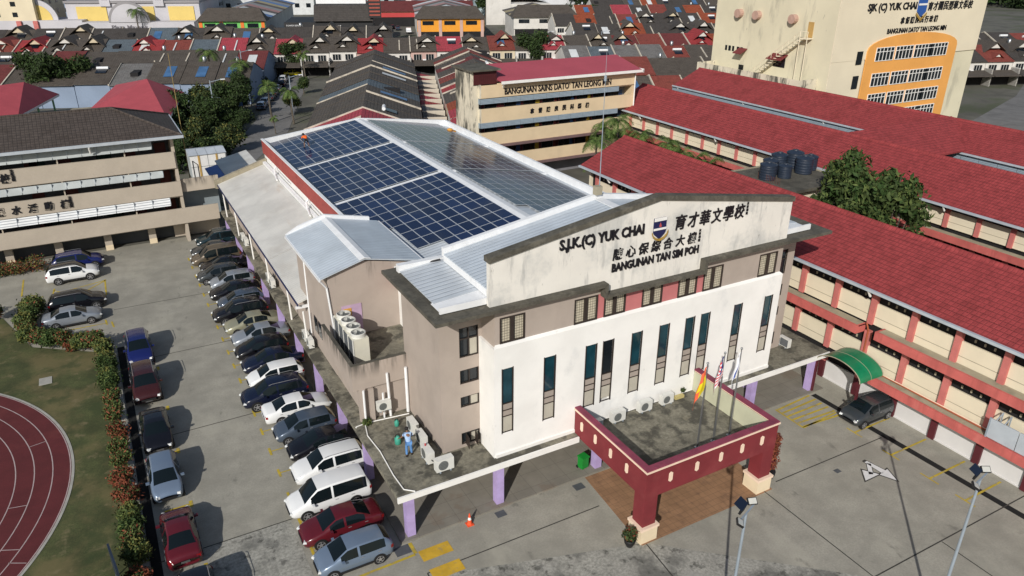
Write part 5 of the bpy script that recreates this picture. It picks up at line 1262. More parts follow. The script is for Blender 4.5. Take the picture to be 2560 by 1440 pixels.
def pyramid(label, cx, cy, rx, ry, rz, ze, zp, ridge=0):
    t = thing('canteen_roof', label, 'roofed hall', (cx,cy,0), R(rz))
    c = [(-rx,-ry,ze),(rx,-ry,ze),(rx,ry,ze),(-rx,ry,ze)]; p = [(-ridge,0,zp),(ridge,0,zp)]
    m = MB(); m.poly([c[0],c[1],p[1],p[0]]); m.poly([c[1],c[2],p[1]]); m.poly([c[2],c[3],p[0],p[1]]); m.poly([c[3],c[0],p[0]]); m.build('hip_roof', m_crim, t)
    f = MB(); f.box(-rx,rx,-ry-.1,-ry,ze-.25,ze+.02).box(rx,rx+.1,-ry,ry,ze-.25,ze+.02); f.build('fascia', m_wtrim, t)
    f = MB()
    for sx in (-1,-.33,.33,1):
        for sy in (-1,1): f.box(sx*(rx-.6)-.15,sx*(rx-.6)+.15,sy*(ry-.6)-.15,sy*(ry-.6)+.15,0,ze-.1)
    f.build('post', mat('green_post', (.18,.36,.20), .7, .1, 1), t)
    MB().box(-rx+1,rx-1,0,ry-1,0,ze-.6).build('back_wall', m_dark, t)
    return t
def hip_tri(label, pts, tris, eave):
    c = sum((Vector(p) for p in pts), Vector())/len(pts); c.z = 0; L = [Vector(p)-c for p in pts]
    t = thing('canteen_roof', label, 'roofed hall', tuple(c)); m = MB()
    for q in tris: m.poly([L[k] for k in q]); m.poly([L[k]-Vector((0,0,.15)) for k in q][::-1])
    m.build('hip_roof', m_crim, t); f = MB()
    for a, b in eave: f.poly([L[a], L[a]-Vector((0,0,.35)), L[b]-Vector((0,0,.35)), L[b]])
    f.build('fascia', m_wtrim, t); q = MB()
    for a, b in eave:
        for u in (.1,.5,.9):
            p = L[a].lerp(L[b], u)*.93; q.box(p.x-.15,p.x+.15,p.y-.15,p.y+.15,0,5.8)
    q.parts('post', mat('green_post', (.18,.36,.20), .7, .1, 1), t)
A_ = [gnd(367,197,9), gnd(222,275,6), gnd(420,300,6), gnd(460,230,6)]; A_.append(A_[1]+A_[3]-A_[2])
hip_tri('crimson hip roof beside the dense roadside trees', A_, [(0,1,2),(0,2,3),(0,3,4),(0,4,1)], [(1,2),(2,3)])
A_ = [gnd(60,205,9), gnd(-160,235,9), gnd(148,235,6), gnd(45,291,6), gnd(-200,330,6)]
hip_tri('crimson hip roof cut by the picture edge above the grey block', A_, [(0,3,2),(0,1,4),(0,4,3)], [(3,2),(4,3)])
wk_ = thing('covered_walkway', 'flat roofed covered walkway with white fascia and green posts', 'walkway', (-3.5,150,0))
MB().box(-7,7,-1.5,1.5,3.4,3.7).build('walkway_roof', m_ledge, wk_); MB().box(-7,7,-1.62,-1.5,3.3,3.75).build('fascia', m_wtrim, wk_)
q = MB()
for x in (-6.5,-2.2,2.2,6.5): q.box(x-.15,x+.15,-1.4,-1.1,0,3.4)
q.build('post', mat('green_post', (.18,.36,.20), .7, .1, 1), wk_)

# ---------------------------------------------------------------- the town behind the school
TC = dict(brown=(.085,.072,.060), dark=(.060,.053,.048), red=(.30,.040,.042), rust=(.20,.050,.038), crimson=(.34,.050,.065), orange=(.26,.062,.028), maroon=(.145,.035,.033), slate=(.10,.125,.145), grey=(.15,.145,.14), blue=(.05,.10,.20))
TM = {k: tiles('roof_tile_'+k, c, 'Y', .5, .45, .5, .2, ((.02,.02,.018), (.4,.9,.4), .55, .7, .35)) for k, c in TC.items()}
m_hw = mat('house_render_white', (.62,.60,.56), .85, .08, .3, world=False, stains=[((.33,.31,.28), (.5,.5,.2), .55, .72, .5)])
m_hc = mat('house_render_cream', (.58,.50,.36), .85, .08, .3, world=False); m_hp = mat('house_render_pink', (.50,.34,.30), .85, .08, .3, world=False); m_hshade = mat('house_render_shade', (.22,.28,.38), .85, .08, .3, world=False)  # the bluish render has the shade on end walls and flats painted in
m_cap = mat('party_wall_cap', (.50,.45,.37), .85, .12, .6, world=False, stains=[((.2,.19,.17), (.8,.8,.8), .5, .66, .6)])
m_poly = mat('blue_polycarbonate', (.06,.14,.28), .4, .2, .5); m_pwhite = mat('white_fibre_sheet', (.60,.62,.62), .5, .1, .5)
m_sol = mat('solar_heater_plate', (.010,.014,.022), .25, .1, 1)
def house(name, label, cat, loc, rz, wd, dp, ze, zr, rc, group, rnd, gable_=False, porch=True, wallm=None, cap=True, extras=True, front_win=True, dz=0., tri=None, low=False):
    """terraced house: local x along the row, front towards -y, gable roof with its ridge along x"""
    t = thing(name, label, cat, loc, R(rz), group)
    wm = wallm or rnd.choice((m_hw, m_hw, m_hc, m_hp)); h = dp/2; tm = TM[rc]; ze += dz; zr += dz
    w = MB(); w.prism([(-h+.5,0),(h-.5,0),(h-.5,ze-.05),(0,zr-.12),(-h+.5,ze-.05)], 'x', .06, wd-.06); w.build('wall', wm, t)
    r = MB(); r.prism([(-h,ze-.15),(0,zr),(0,zr+.12),(-h,ze-.03)], 'x', .0, wd-.02); r.prism([(0,zr),(h,ze-.15),(h,ze-.03),(0,zr+.12)], 'x', .0, wd-.02)
    rf = r.build('roof', tm, t)
    if cap:
        c = MB(); u = .15
        c.prism([(-h-.05,ze-.1),(0,zr+.05),(0,zr+.34),(-h-.05,ze+.2)], 'x', -.13, .13) if rnd.random() < .4 else None
        c.prism([(0,zr+.05),(h+.05,ze-.1),(h+.05,ze+.2),(0,zr+.34)], 'x', -.13, .13) if rnd.random() < .4 else None
        if c.v: c.build('party_cap', m_cap, rf)
    if gable_:
        gx = wd*rnd.choice((.35,.5,.65)); gw = wd*rnd.uniform(.34,.46); gy = -h*rnd.uniform(.42,.58); zt = zr+rnd.uniform(.5,1.1)
        zb = zr - (zr-ze)*(-gy/h); zb = max(zb, ze)
        g = MB(); 
        for s in (-1, 1):
            g.prism([(gx+s*(gw+.35),zb-.1),(gx,zt),(gx,zt+.16),(gx+s*(gw+.35),zb+.06)][::s], 'y', gy-.5, h*.45)
        g.build('gable_roof', TM[rnd.choice((rc, rc, 'brown'))], t)
        MB().prism([(gx-gw*.45,(zb+zt)/2-.2),(gx+gw*.45,(zb+zt)/2-.2),(gx,zt-.14)], 'y', gy-.05, gy+.2).build('gable_wall', tri or rnd.choice((m_hw, m_hc, m_hw)), t)
        # small lower dormer
        dx = wd*.5; dy = -h*.80; dzb = zr-(zr-ze)*.80
        g = MB()
        for s in (-1, 1): g.prism([(dx+s*1.5,dzb-.05),(dx,dzb+1.05),(dx,dzb+1.17),(dx+s*1.5,dzb+.07)][::s], 'y', dy-.4, dy+2.4)
        d = g.build('dormer_roof', tm, t); MB().prism([(dx-.7,dzb+.3),(dx+.7,dzb+.3),(dx,dzb+.9)], 'y', dy-.05, dy+.1).build('dormer_gable', m_hw, d)
    if front_win:
        f = MB(); n = 2
        for i in range(n):
            x = wd*(.12+.46*i); f.box(x, x+wd*.30, -h+.42, -h+.5, ze-2.2, ze-.85)
        fo = f.parts('front_window', m_glass, t)
        f = MB()
        for i in range(n):
            x = wd*(.12+.46*i)
            for k in range(4): f.box(x+k*wd*.1-.035, x+k*wd*.1+.035, -h+.38, -h+.42, ze-2.2, ze-.85)
        f.build('window_grille', m_hw, fo)
        if rnd.random() < .5: MB().box(wd*.46, wd*.46+.8, -h+.1, -h+.42, ze-2.6, ze-2.0).build('wall_unit', m_wsteel, t)
        for x in (0, wd): MB().box(x-.12, x+.12, -h-2.2, -h+.5, 0, ze-1.5).build('wing_wall', m_hw, t)
    if porch:
        p = MB(); p.prism([(-h-3.4,2.45),(-h+.45,3.25),(-h+.45,3.4),(-h-3.4,2.6)], 'x', .15, wd-.15); p.build('porch_roof', TM[rnd.choice((rc, 'crimson', 'brown', rc))], t)
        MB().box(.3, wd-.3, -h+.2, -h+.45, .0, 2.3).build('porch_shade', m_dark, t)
    if extras:
        k = rnd.random(); sl = (zr-ze)/h
        def onroof(y, lift=.14): return zr - sl*abs(y) + lift
        if k < .22:
            e = MB(); y0, y1 = -h*.75, -h*.25; x0 = wd*rnd.uniform(.2,.5)
            e.poly([(x0,y0,onroof(y0)),(x0+1.9,y0,onroof(y0)),(x0+1.9,y1,onroof(y1)),(x0,y1,onroof(y1))]); e.build('skylight_sheet', rnd.choice((m_poly, m_poly, m_pwhite)), rf)
        elif k < .4:
            y = -h*.45; x = wd*.45; e = MB().bbox((x+1,y,onroof(y,.2)),(1.0,0,0),(0,.9,.9*sl),(0,-.03,.03)); o = e.build('heater_plate', m_sol, rf)
            MB().tube((x-.1,y+1.0,onroof(y+1.0,.35)),(x+2.1,y+1.0,onroof(y+1.0,.35)),.28,.28,10).build('heater_tank', m_wsteel, o)
        elif k < .55:
            y0, y1 = -h*.62, -h*.3; x0 = wd*rnd.uniform(.15,.55); e = MB().prism([(y0,onroof(y0,0)),(y1,onroof(y1,0)),(y1+.3,onroof(y1,.1)),(y0,onroof(y1,-.1))], 'x', x0, x0+1.5); e.build('roof_light', m_dark, rf)
        elif k < .75:
            e = MB(); x0 = wd*rnd.uniform(.2,.7)
            for s in (-1, 1):
                if rnd.random() < .7: e.prism([(s*h*.85,onroof(h*.85,.0)),(s*h*.2,onroof(h*.2,.0)),(s*h*.2,onroof(h*.2,.25)),(s*h*.85,onroof(h*.85,.25))][::s], 'x', x0, x0+.28)
            if e.v: e.parts('light_strip', rnd.choice((m_cap, m_pwhite, m_cap)), rf)
        if rnd.random() < .18:
            MB().lathe([(.38,0),(.4,.1),(.4,.95),(.1,1.15)], (wd*.5,0,zr+.1), 12).build('steel_tank', m_steel, rf, smooth=True)
    return t
def row_of(tag_, p0, n, wd, dp, ze, zr, axis, colours, seed, cat='terraced house', start=0, skip=(), **kw):
    """axis 'u' or 'v': direction in which houses follow one another; front towards the camera side"""
    rnd = random.Random(seed); d = U if axis == 'u' else V; rz = -21 if axis == 'u' else 69
    gp = 'houses of the '+tag_
    for i in range(n):
        c = colours[i % len(colours)] if not callable(colours) else colours(rnd)
        if i in skip: rnd.random(); continue
        p = Vector(p0) + d*wd*i
        k = dict(kw); g = k.pop('gables', 0)
        house('terraced_house', f'{dict(dark="dark", slate="bluish").get(c, c)} roofed house, {ORD[i] if i < len(ORD) else "thirty-" + ORD[i-30] if i > 29 else "twenty-" + ORD[i-20]} along the {tag_}', cat, (p.x, p.y, 0), rz, wd, dp, ze, zr, c, gp, rnd, gable_=(g and rnd.random() < g), dz=rnd.uniform(-.25,.25), **k)
pick = lambda s: (lambda r: r.choice(s))
# two back to back rows left of the street
row_of('low dark row beyond the crimson hips', (-36,195.3,0), 11, 6.6, 18.5, 4.4, 7.1, 'u', ['brown','maroon','brown','maroon','brown','brown','brown','grey','brown','brown','brown'], 11, porch=False, front_win=False, wallm=m_hshade, extras=True)  # blue wall colour carries the painted shade of the white gable end
row_of('low dark row facing the gabled terrace', (-29,213.0,0), 11, 6.6, 19, 4.6, 7.2, 'u', ['maroon','brown','brown','brown','maroon','brown','brown','brown','brown','brown'], 12, porch=False, front_win=False, wallm=m_hshade, extras=True)
# long gabled terrace across the whole view
row_of('long gabled terrace', (-30,229.6,0), 34, 6.6, 15, 5.6, 8.1, 'u', ['brown','red','rust','red','brown','brown','slate','red','rust','slate','crimson','brown','crimson','brown','brown','red','brown','brown','crimson','brown','rust','brown','crimson','brown','brown','maroon','rust','maroon','red','orange','maroon','maroon','rust','maroon'], 21, gables=.55)
row_of('second gabled terrace', (-22,251,0), 15, 7.2, 14, 5.6, 8.6, 'u', ['dark','brown','dark','brown','dark','dark','slate','dark','brown','brown','dark','dark','brown','dark','dark'], 22, gables=.5, porch=False, front_win=False)
row_of('second gabled terrace by the tower', (128,196,0), 15, 7.2, 14, 5.6, 8.6, 'u', ['dark','dark','orange','dark','dark','dark'], 23, gables=.55, porch=False, front_win=False)
row_of('third dark terrace', (140,226,0), 16, 7.2, 14, 5.6, 8.6, 'u', ['dark','orange','dark','rust','dark','dark'], 24, gables=.35, porch=False)
row_of('fourth dark terrace', (168,256,0), 16, 7.2, 14, 5.6, 8.6, 'u', ['orange','dark','crimson','dark','rust','dark'], 25, gables=.2, porch=False)
row_of('fifth dark terrace', (196,286,0), 16, 7.2, 14, 5.6, 8.6, 'u', ['dark','dark','brown','orange','dark'], 26, porch=False, front_win=False)
# rows running away from the hall
row_of('ridge row behind the solar roof', (30.2,96,0), 12, 6.6, 17.5, 5.0, 8.0, 'v', ['crimson','crimson','brown','brown','brown','slate','brown','brown','brown','brown','brown','brown'], 31, porch=True, front_win=False)
row_of('coloured row beside the science block', (54,100,0), 13, 5.4, 15.5, 5.2, 8.0, 'v', ['crimson','crimson','orange','brown','brown','red','brown','rust','brown','maroon','brown','rust','brown'], 32, porch=True, front_win=False)
# lean-to yards on the lane
rnd_ = random.Random(5)
for i in range(11):
    p = Vector((46.2,107,0)) + V*5.4*i
    t = thing('yard_shed', f'{["crimson","rusty","cream","grey","red"][i%5]} roofed yard shed, {ORD[i]} along the back lane of the coloured row', 'shed', (p.x,p.y,0), R(69), 'yard sheds on the back lane')
    MB().box(.1,5.2,-1.7,1.7,0,2.6).build('shed_wall', rnd_.choice((m_hc,m_hp,m_hw)), t); MB().prism([(-1.9,2.6),(1.9,3.4),(1.9,3.5),(-1.9,2.7)],'x',.3,4.6).build('shed_roof', TM[['crimson','rust','brown','grey','red'][i%5]], t); MB().box(-.1,.1,-2,2,0,3.5).build('party_wall', m_cap, t)
# rows to the right, divided by an alley
a3 = gnd(1340,125,4)
row_of('striped row on the near side of the alley', (92,143.0,0), 12, 6.2, 15, 4.6, 7.2, 'u', ['grey','maroon','rust','brown','brown','brown','crimson','brown','brown','brown'], 41, porch=False, front_win=False)
row_of('striped row on the far side of the alley', (103,161.5,0), 11, 6.2, 15, 4.6, 7.3, 'u', ['grey','slate','grey','grey','rust','brown','brown','maroon','brown','brown'], 42, porch=False, front_win=False)
row_of('short row under the science block roof', (84,122.5,0), 6, 6.2, 13, 4.4, 6.8, 'u', ['brown','brown','rust','brown'], 43, porch=False, front_win=False)
row_of('dark terrace in the corner past the tower', (176,118,0), 9, 7.0, 15, 5.6, 8.4, 'u', ['dark','dark','rust','dark'], 44, gables=.6, porch=True)
row_of('dark terrace next to the orange facade', (186,140,0), 9, 7.0, 15, 5.6, 8.4, 'u', ['rust','dark','dark'], 45, gables=.5, porch=False)

# ---------------------------------------------------------------- shops and flats
def tblock(name, label, cat, loc): return thing(name, label, cat, (loc.x, loc.y, 0), R(-21))
# plaza
pz = tblock('shopping_plaza', 'pale lilac shopping plaza with yellow panels and a round arched gable', 'shopping centre', gnd(182,100))
m_pz = mat('lilac_grey_render', (.50,.49,.52), .85, .05, .2); m_pzd = mat('grey_lilac_moulding', (.27,.26,.27), .85, .05, .2); m_py = mat('butter_yellow_panel', (.66,.50,.16), .85, .04, .3)
W_ = 42
MB().box(0,W_,0,30,0,11.5).build('plaza_wall', m_pz, pz); MB().box(-.3,W_+.3,-.5,30.3,11.5,12.2).build('cornice', m_pzd, pz)
for a, b in ((3.2,12.6),(16.5,27.5),(32,40.2)): MB().box(a,b,-.25,-.02,4.2,10.4).build('yellow_panel', m_py, pz)
def disc(x, z, r, y0, y1, n=20): return [(x+r*math.cos(math.pi*i/n), z+r*math.sin(math.pi*i/n)) for i in range(n+1)]
MB().prism(disc(21,12.2,8.2,0,0),'y',-.6,2).build('round_gable', m_pz, pz)
q = MB()
for i in range(20):
    a, b = math.pi*i/20, math.pi*(i+1)/20
    q.poly([(21+r*math.cos(t),-.65,12.2+r*math.sin(t)) for r, t in ((8.2,a),(8.9,a),(8.9,b),(8.2,b))]); q.poly([(21+8.9*math.cos(t),y,12.2+8.9*math.sin(t)) for y, t in ((-.65,a),(2,a),(2,b),(-.65,b))])
q.build('arch_moulding', m_pzd, pz)
for x in (12.6, 29.4): MB().box(x-1.6,x+1.6,-.8,1.5,10.5,15.2).box(x-.9,x+.9,-.9,-.8,12.4,14.4).build('turret', m_pz, pz); 
MB().box(6,W_-1,-6,-.6,3.0,6.0).build('portico', m_pz, pz); MB().prism(disc(21,6.0,6.4,0,0),'y',-6.2,-5.6).build('portico_gable', m_pzd, pz); MB().prism(disc(21,6.0,5.6,0,0),'y',-6.3,-6.2).build('portico_face', m_pz, pz)
MB().box(-20,6,-5,8,3.0,6.6).prism(disc(-8,6.6,6.2,0,0),'y',-3,-2.4).build('side_wing', m_pz, pz); MB().prism(disc(-8,6.6,4.6,0,0),'y',-3.1,-3.0).build('yellow_panel', m_py, pz)
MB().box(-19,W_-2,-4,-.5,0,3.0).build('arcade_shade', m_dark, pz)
q = MB()
for x in range(-18, 42, 5): q.box(x,x+.9,-5.6,-4.8,0,3.0)
q.parts('arcade_pier', m_pz, pz)
text('lettering', 'Plaza Mayang', 11, 1.5, mat('grey_sign_letter', (.16,.15,.17), .7, 0), pz, (15.2,-6.05,3.6), bold=.01, depth=.15)
# flats
def flats(name, label, loc, w_, d_, h_, wm, band, storey=3.2, wn=3.2, base=True):
    t = tblock(name, label, 'apartment block', loc); MB().box(0,w_,0,d_,0,h_).build('wall', wm, t)
    if band: MB().box(-.3,w_+.3,-.3,d_+.3,h_,h_+2.2).build('roof_band', band, t)
    f = MB(); z = 4.5
    while z < h_-1.5:
        x = 1.6
        while x < w_-2: f.box(x,x+1.5,-.06,-.0,z,z+1.4); x += wn
        y = 1.8
        while y < d_-2: f.box(w_,w_+.06,y,y+1.5,z,z+1.4); y += wn
        z += storey
    f.f = f.f[:6*95]; f.parts('window', m_glass, t); return t
fl1 = flats('apartment_block', 'cream apartment block with salmon top band and arcade piers at the corner of the view', gnd(105,105)-U*50, 50, 24, 15, mat('cream_flat_render', (.66,.58,.42), .85, .05, .2), mat('salmon_band', (.46,.16,.16), .85, .05, .2), wn=5.2)
q = MB()
for x in (26,35,44,49): q.box(x,x+1.4,-.8,.4,0,6.5)
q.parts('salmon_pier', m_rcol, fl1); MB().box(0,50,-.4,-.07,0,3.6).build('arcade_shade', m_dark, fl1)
flats('apartment_block', 'blue grey flats shaded behind the lilac plaza', gnd(95,60), 30, 30, 22, m_hshade, None)  # dark blue grey puts the shaded side into the wall colour
flats('apartment_block', 'long grey flats with crowded windows beside the plaza', gnd(250,72), 34, 75, 17, mat('grey_flat_render', (.40,.40,.42), .85, .1, .2), None, wn=2.6)
flats('apartment_block', 'white high flats behind the trees', gnd(1340,22), 40, 20, 30, mat('white_flat_render', (.60,.61,.63), .85, .05, .2), None, wn=2.6)
flats('apartment_block', 'pale slab flats rising over the wooded edge', gnd(1490,18), 30, 18, 26, MATS['white_flat_render'], None, wn=2.8)
def shop_row(label, loc, w_, h_, front, accents, depth_units, unit, stripes_, sign=None, hip=True):
    t = tblock('shop_row', label, 'shop building', loc)
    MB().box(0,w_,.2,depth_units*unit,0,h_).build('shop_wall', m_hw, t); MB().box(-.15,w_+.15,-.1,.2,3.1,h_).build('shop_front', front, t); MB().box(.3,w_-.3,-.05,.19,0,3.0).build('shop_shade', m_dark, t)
    if accents:
        q = MB()
        for i in range(4): q.box(i*(w_-1)/3,i*(w_-1)/3+1.0,-.25,-.1,0,h_)
        q.parts('accent_pier', accents, t)
    q = MB()
    for i in range(3): q.box(1.6+i*w_/3.05,1.6+i*w_/3.05+w_*.17,-.16,-.1,h_-2.0,h_-.7)
    q.parts('shop_window', m_glass, t)
    if hip:
        q = MB(); q.poly([(-.8,-1,h_),(w_+.8,-1,h_),(w_-2,5.5,h_+3.6),(2,5.5,h_+3.6)]); q.poly([(w_+.8,-1,h_),(w_+.8,6,h_),(w_-2,5.5,h_+3.6)]); q.poly([(-.8,6,h_),(-.8,-1,h_),(2,5.5,h_+3.6)]); q.build('hip_roof', TM['brown'], t)
    for i in range(depth_units):
        q = MB(); y0, y1 = 5.5+i*unit, 5.5+(i+1)*unit-.15; q.prism([(-.5,h_),(w_/2,h_+2.6),(w_/2,h_+2.75),(-.5,h_+.15)],'y',y0,y1).prism([(w_/2,h_+2.6),(w_+.5,h_),(w_+.5,h_+.15),(w_/2,h_+2.75)],'y',y0,y1); q.build('roof_strip', stripes_[i%len(stripes_)], t)
    return t
stp = [mat('strip_white', (.55,.57,.58), .6, .1, .4), mat('strip_blue', (.10,.18,.36), .6, .1, .4), mat('strip_brown', (.10,.085,.075), .8, .2, .4), mat('strip_grey', (.24,.25,.25), .7, .1, .4), mat('strip_rose', (.34,.19,.18), .7, .1, .4), mat('strip_buff', (.34,.29,.17), .7, .1, .4)]
m_lime = mat('lime_green_render', (.16,.50,.13), .8, .05, .4); m_vorange = mat('vivid_orange_render', (.72,.17,.035), .8, .05, .4)
shop_row('corner shop row with lime green and orange front and many coloured roof strips', gnd(506,113), 20, 7.2, m_lime, m_vorange, 12, 6, [stp[2],stp[1],stp[0],stp[2],stp[4],stp[3],stp[2],stp[5],stp[1],stp[3]])
shop_row('orange shop row with a dark hip roof and long striped roof behind', gnd(1046,104), 22, 7.2, mat('bright_orange_render', (.72,.30,.03), .8, .05, .4), m_hp, 14, 6, [stp[2],stp[4],stp[0],stp[2],stp[4],stp[3]])
shop_row('white two storey shop row with brown roof behind the dark terrace', gnd(1285,96), 22, 7, m_hw, None, 4, 6, [stp[5],stp[2]])
sr = shop_row('shop row with rose and white roof strips beside the tall blank wall', gnd(1240,62), 22, 8, m_hw, None, 12, 6, [stp[0],stp[4],stp[0],stp[1],stp[4]], hip=False)
MB().box(-4,6,-.3,.3,0,11).build('blank_party_wall', m_hw, sr)
ts = tblock('tyre_shop', 'black two storey tyre workshop with orange and white lettering', 'shop building', gnd(716,110))
m_blk = mat('black_cladding', (.020,.020,.022), .6, .1, .3); m_yel = mat('sign_orange', (.75,.30,.01), .6, 0, 1); m_swh = mat('sign_white', (.7,.7,.7), .6, 0, 1)
MB().box(0,10,0,20,0,6.6).box(10,28,-.5,20,0,7.0).build('shop_wall', m_blk, ts); MB().prism([(-1.5,7.0),(3,11.5),(14,11.8),(18,10.5),(18,7.0)],'x',9.5,28.3).build('mansard_roof', TM['dark'], ts); MB().box(9.8,28.2,-.75,-.5,.8,1.5).build('orange_stripe', m_yel, ts)
text('lettering', 'Continental', 9.0, 2.0, m_yel, ts, (.7,-.2,2.6), bold=.02, depth=.15); text('lettering', 'POWER SERVICE', 5, .5, m_swh, ts, (.7,-.2,5.4), depth=.1)
text('lettering', 'WAN HOE', 4.5, 1.1, m_swh, ts, (13.4,-.7,4.6), bold=.02, depth=.15); text('lettering', 'TYRE SERVICES SDN BHD', 8.6, .75, m_swh, ts, (11.0,-.7,3.3), bold=.01, depth=.12); text('lettering', 'Dunlop', 3.4, 1.0, m_yel, ts, (22.6,-.7,3.8), bold=.02, depth=.15)
bbd = MB().box(27,31,-2,-1.6,8,16.5); bbd.build('billboard', m_blk, ts)
q = MB()
for i in range(7): q.box(27.3,30.7,-2.08,-2.0,8.6+i*1.1,9.1+i*1.1)
q.build('billboard_stripe', mat('billboard_red', (.30,.07,.05), .7, .1, 1), ts); MB().box(10,26,6,6.3,11.8,13.4).build('roof_railing', m_wsteel, ts)
hk = tblock('food_court', 'low food court with red and yellow fascia behind the forecourt cars', 'shop building', gnd(905,66))
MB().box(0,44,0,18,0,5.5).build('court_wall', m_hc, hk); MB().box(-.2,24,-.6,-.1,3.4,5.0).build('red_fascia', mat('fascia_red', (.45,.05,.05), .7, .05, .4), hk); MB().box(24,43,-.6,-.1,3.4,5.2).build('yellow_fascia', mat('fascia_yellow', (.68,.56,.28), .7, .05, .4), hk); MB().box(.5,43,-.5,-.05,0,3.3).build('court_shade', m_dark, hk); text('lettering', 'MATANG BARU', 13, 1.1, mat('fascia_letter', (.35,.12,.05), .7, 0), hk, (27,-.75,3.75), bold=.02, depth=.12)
MB().prism([(-1,5.5),(9,8.8),(19,5.5)],'x',-.5,44.5).build('court_roof', TM['maroon'], hk)
# filler sheds at the far edge of the view
for i, (px, py, w_, d_, h_, m1, m2, lab) in enumerate(((560,38,40,30,7,m_pwhite,stp[0],'wide pale warehouse roof at the far edge behind the coloured strips'),(480,22,26,22,9,stp[3],m_poly,'grey warehouse with a blue roof edge beside the long flats'),(760,30,44,26,7,m_hc,TM['maroon'],'maroon roofed shop block far behind the black workshop'),(845,34,26,16,9,mat('aqua_wall', (.30,.44,.42), .8, .05, .4),stp[0],'aqua walled building with roof railings behind the workshop'),(930,18,30,20,12,m_hw,TM['crimson'],'white and crimson block above the food court'),(1000,12,20,18,13,stp[3],stp[3],'grey slab block over the food court roof'),(1100,14,40,26,8,m_hw,stp[1],'blue roofed block at the far edge by the wooded rise'),(1190,40,14,12,9,mat('pale_blue_wall', (.42,.52,.55), .8, .05, .4),stp[0],'pale blue water plant block beside the striped shops'),(650,8,50,24,9,TM['red'],TM['red'],'long red roofed hall at the top edge of the view'),(860,4,50,24,9,TM['rust'],TM['rust'],'rust roofed hall at the top edge over the aqua building'),(330,6,40,30,14,m_pwhite,stp[0],'white vaulted roofs behind the plaza'))):
    t = tblock('warehouse', lab, 'warehouse', gnd(px, py))
    MB().box(0,w_,0,d_,0,h_).build('wall', m1 if m1 not in TM.values() else m_hc, t); MB().prism([(-.6,h_),(d_/2,h_+2.8),(d_+.6,h_)],'x',-.5,w_+.5).build('roof', m2, t)
    q = MB()
    for k in range(int(w_/5)): q.box(1.5+k*5,3.5+k*5,-.06,0,h_*.45,h_*.7)
    q.parts('window', m_glass, t)
# poles
def pole(px, py, h, lab, arm=True):
    p = gnd(px, py); t = thing('street_pole', lab, 'pole', (p.x,p.y,0))
    MB().tube((0,0,0),(0,0,h),.13,.08,8).build('post', m_galv, t)
    if arm: MB().tube((0,0,h-.3),(1.9,-.2,h+.1),.06,.05,6).build('lamp_arm', m_galv, t); MB().box(1.7,2.4,-.35,-.05,h,h+.14).build('lamp_head', m_wsteel, t)
for a in ((545,335,9,'street lamp among the dark trees by the street bend'),(615,235,9,'slim street lamp beside the palms further up the street'),(735,300,8,'lamp at the driveway mouth of the ridge row'),(1500,165,9,'pole before the cream porches under the gabled terrace'),(1362,168,9,'pole beside the dark round tree behind the science block'),(1795,190,10,'dark pole next to the cream tower condensers')): pole(*a)
rs = gnd(602,298); t = thing('road_sign', 'small blue road sign on a white post by the street bend', 'road sign', (rs.x,rs.y,0)); MB().tube((0,0,0),(0,0,2.6),.05).build('post', m_wtrim, t); MB().box(-.7,.7,-.04,.04,2.4,3.1).build('sign_plate', mat('sign_blue', (.03,.10,.25), .5, 0), t)
rd = thing('radio_mast', 'thin ochre rod rising behind the grey block roof', 'mast', (8.4,92,0)); MB().tube((0,0,0),(0,0,19),.07,.03,6).build('rod', mat('ochre_rod', (.30,.22,.08), .6, 0), rd); MB().box(-.3,.3,-.3,.3,0,.2).build('base', m_ledge, rd)

# ---------------------------------------------------------------- trees, palms, shrubs
def leafm(name, c): return mat(name, c, .75, .35, 3., world=False, spec=.25)
L_dark = leafm('leaf_dark', (.022,.036,.012)); L_mid = leafm('leaf_mid', (.045,.068,.020)); L_lit = leafm('leaf_light', (.085,.115,.032)); L_yel = leafm('leaf_yellowish', (.14,.135,.035)); L_red = leafm('leaf_copper', (.19,.055,.028)); L_tree = leafm('leaf_deep', (.030,.058,.014))
m_bark = mat('grey_bark', (.10,.085,.065), .95, .25, 4, world=False)
def leaf(mb, p, s, rnd, mi, nrm=None, asp=2.0):
    a = Vector((rnd.gauss(0,1),rnd.gauss(0,1),rnd.gauss(0,.6))).normalized()
    if nrm is not None: a = (a + nrm*.9).normalized()
    b = a.orthogonal().normalized(); b = (Matrix.Rotation(rnd.uniform(0,6.28),3,a) @ b); c = a.cross(b)
    b *= s*asp*.5; c *= s*.5
    mb.poly([p-b, p+c*.8-b*.15, p+b, p-c*.8-b*.15], mi)
def crown(mb, blobs, n, s, rnd, nm=3):
    """leaf-sized faces on and inside a cluster of uneven blobs"""
    tot = sum(b[1]**2 for b in blobs)
    for c, r in blobs:
        c = Vector(c); k = int(n*r*r/tot); tone = rnd.random()
        for _ in range(k):
            d = Vector((rnd.gauss(0,1),rnd.gauss(0,1),rnd.gauss(0,1))).normalized(); rr = r*(rnd.random()**.28)*(1+.22*rnd.gauss(0,1))
            p = c + Vector((d.x*rr, d.y*rr, d.z*rr*.85))
            mi = 0 if rnd.random() < .45 else (1 if rnd.random() < .65 else 2)
            if tone > .7 and rnd.random() < .4: mi = min(nm-1, mi+1)
            leaf(mb, p, s*rnd.uniform(.7,1.35), rnd, mi, d)
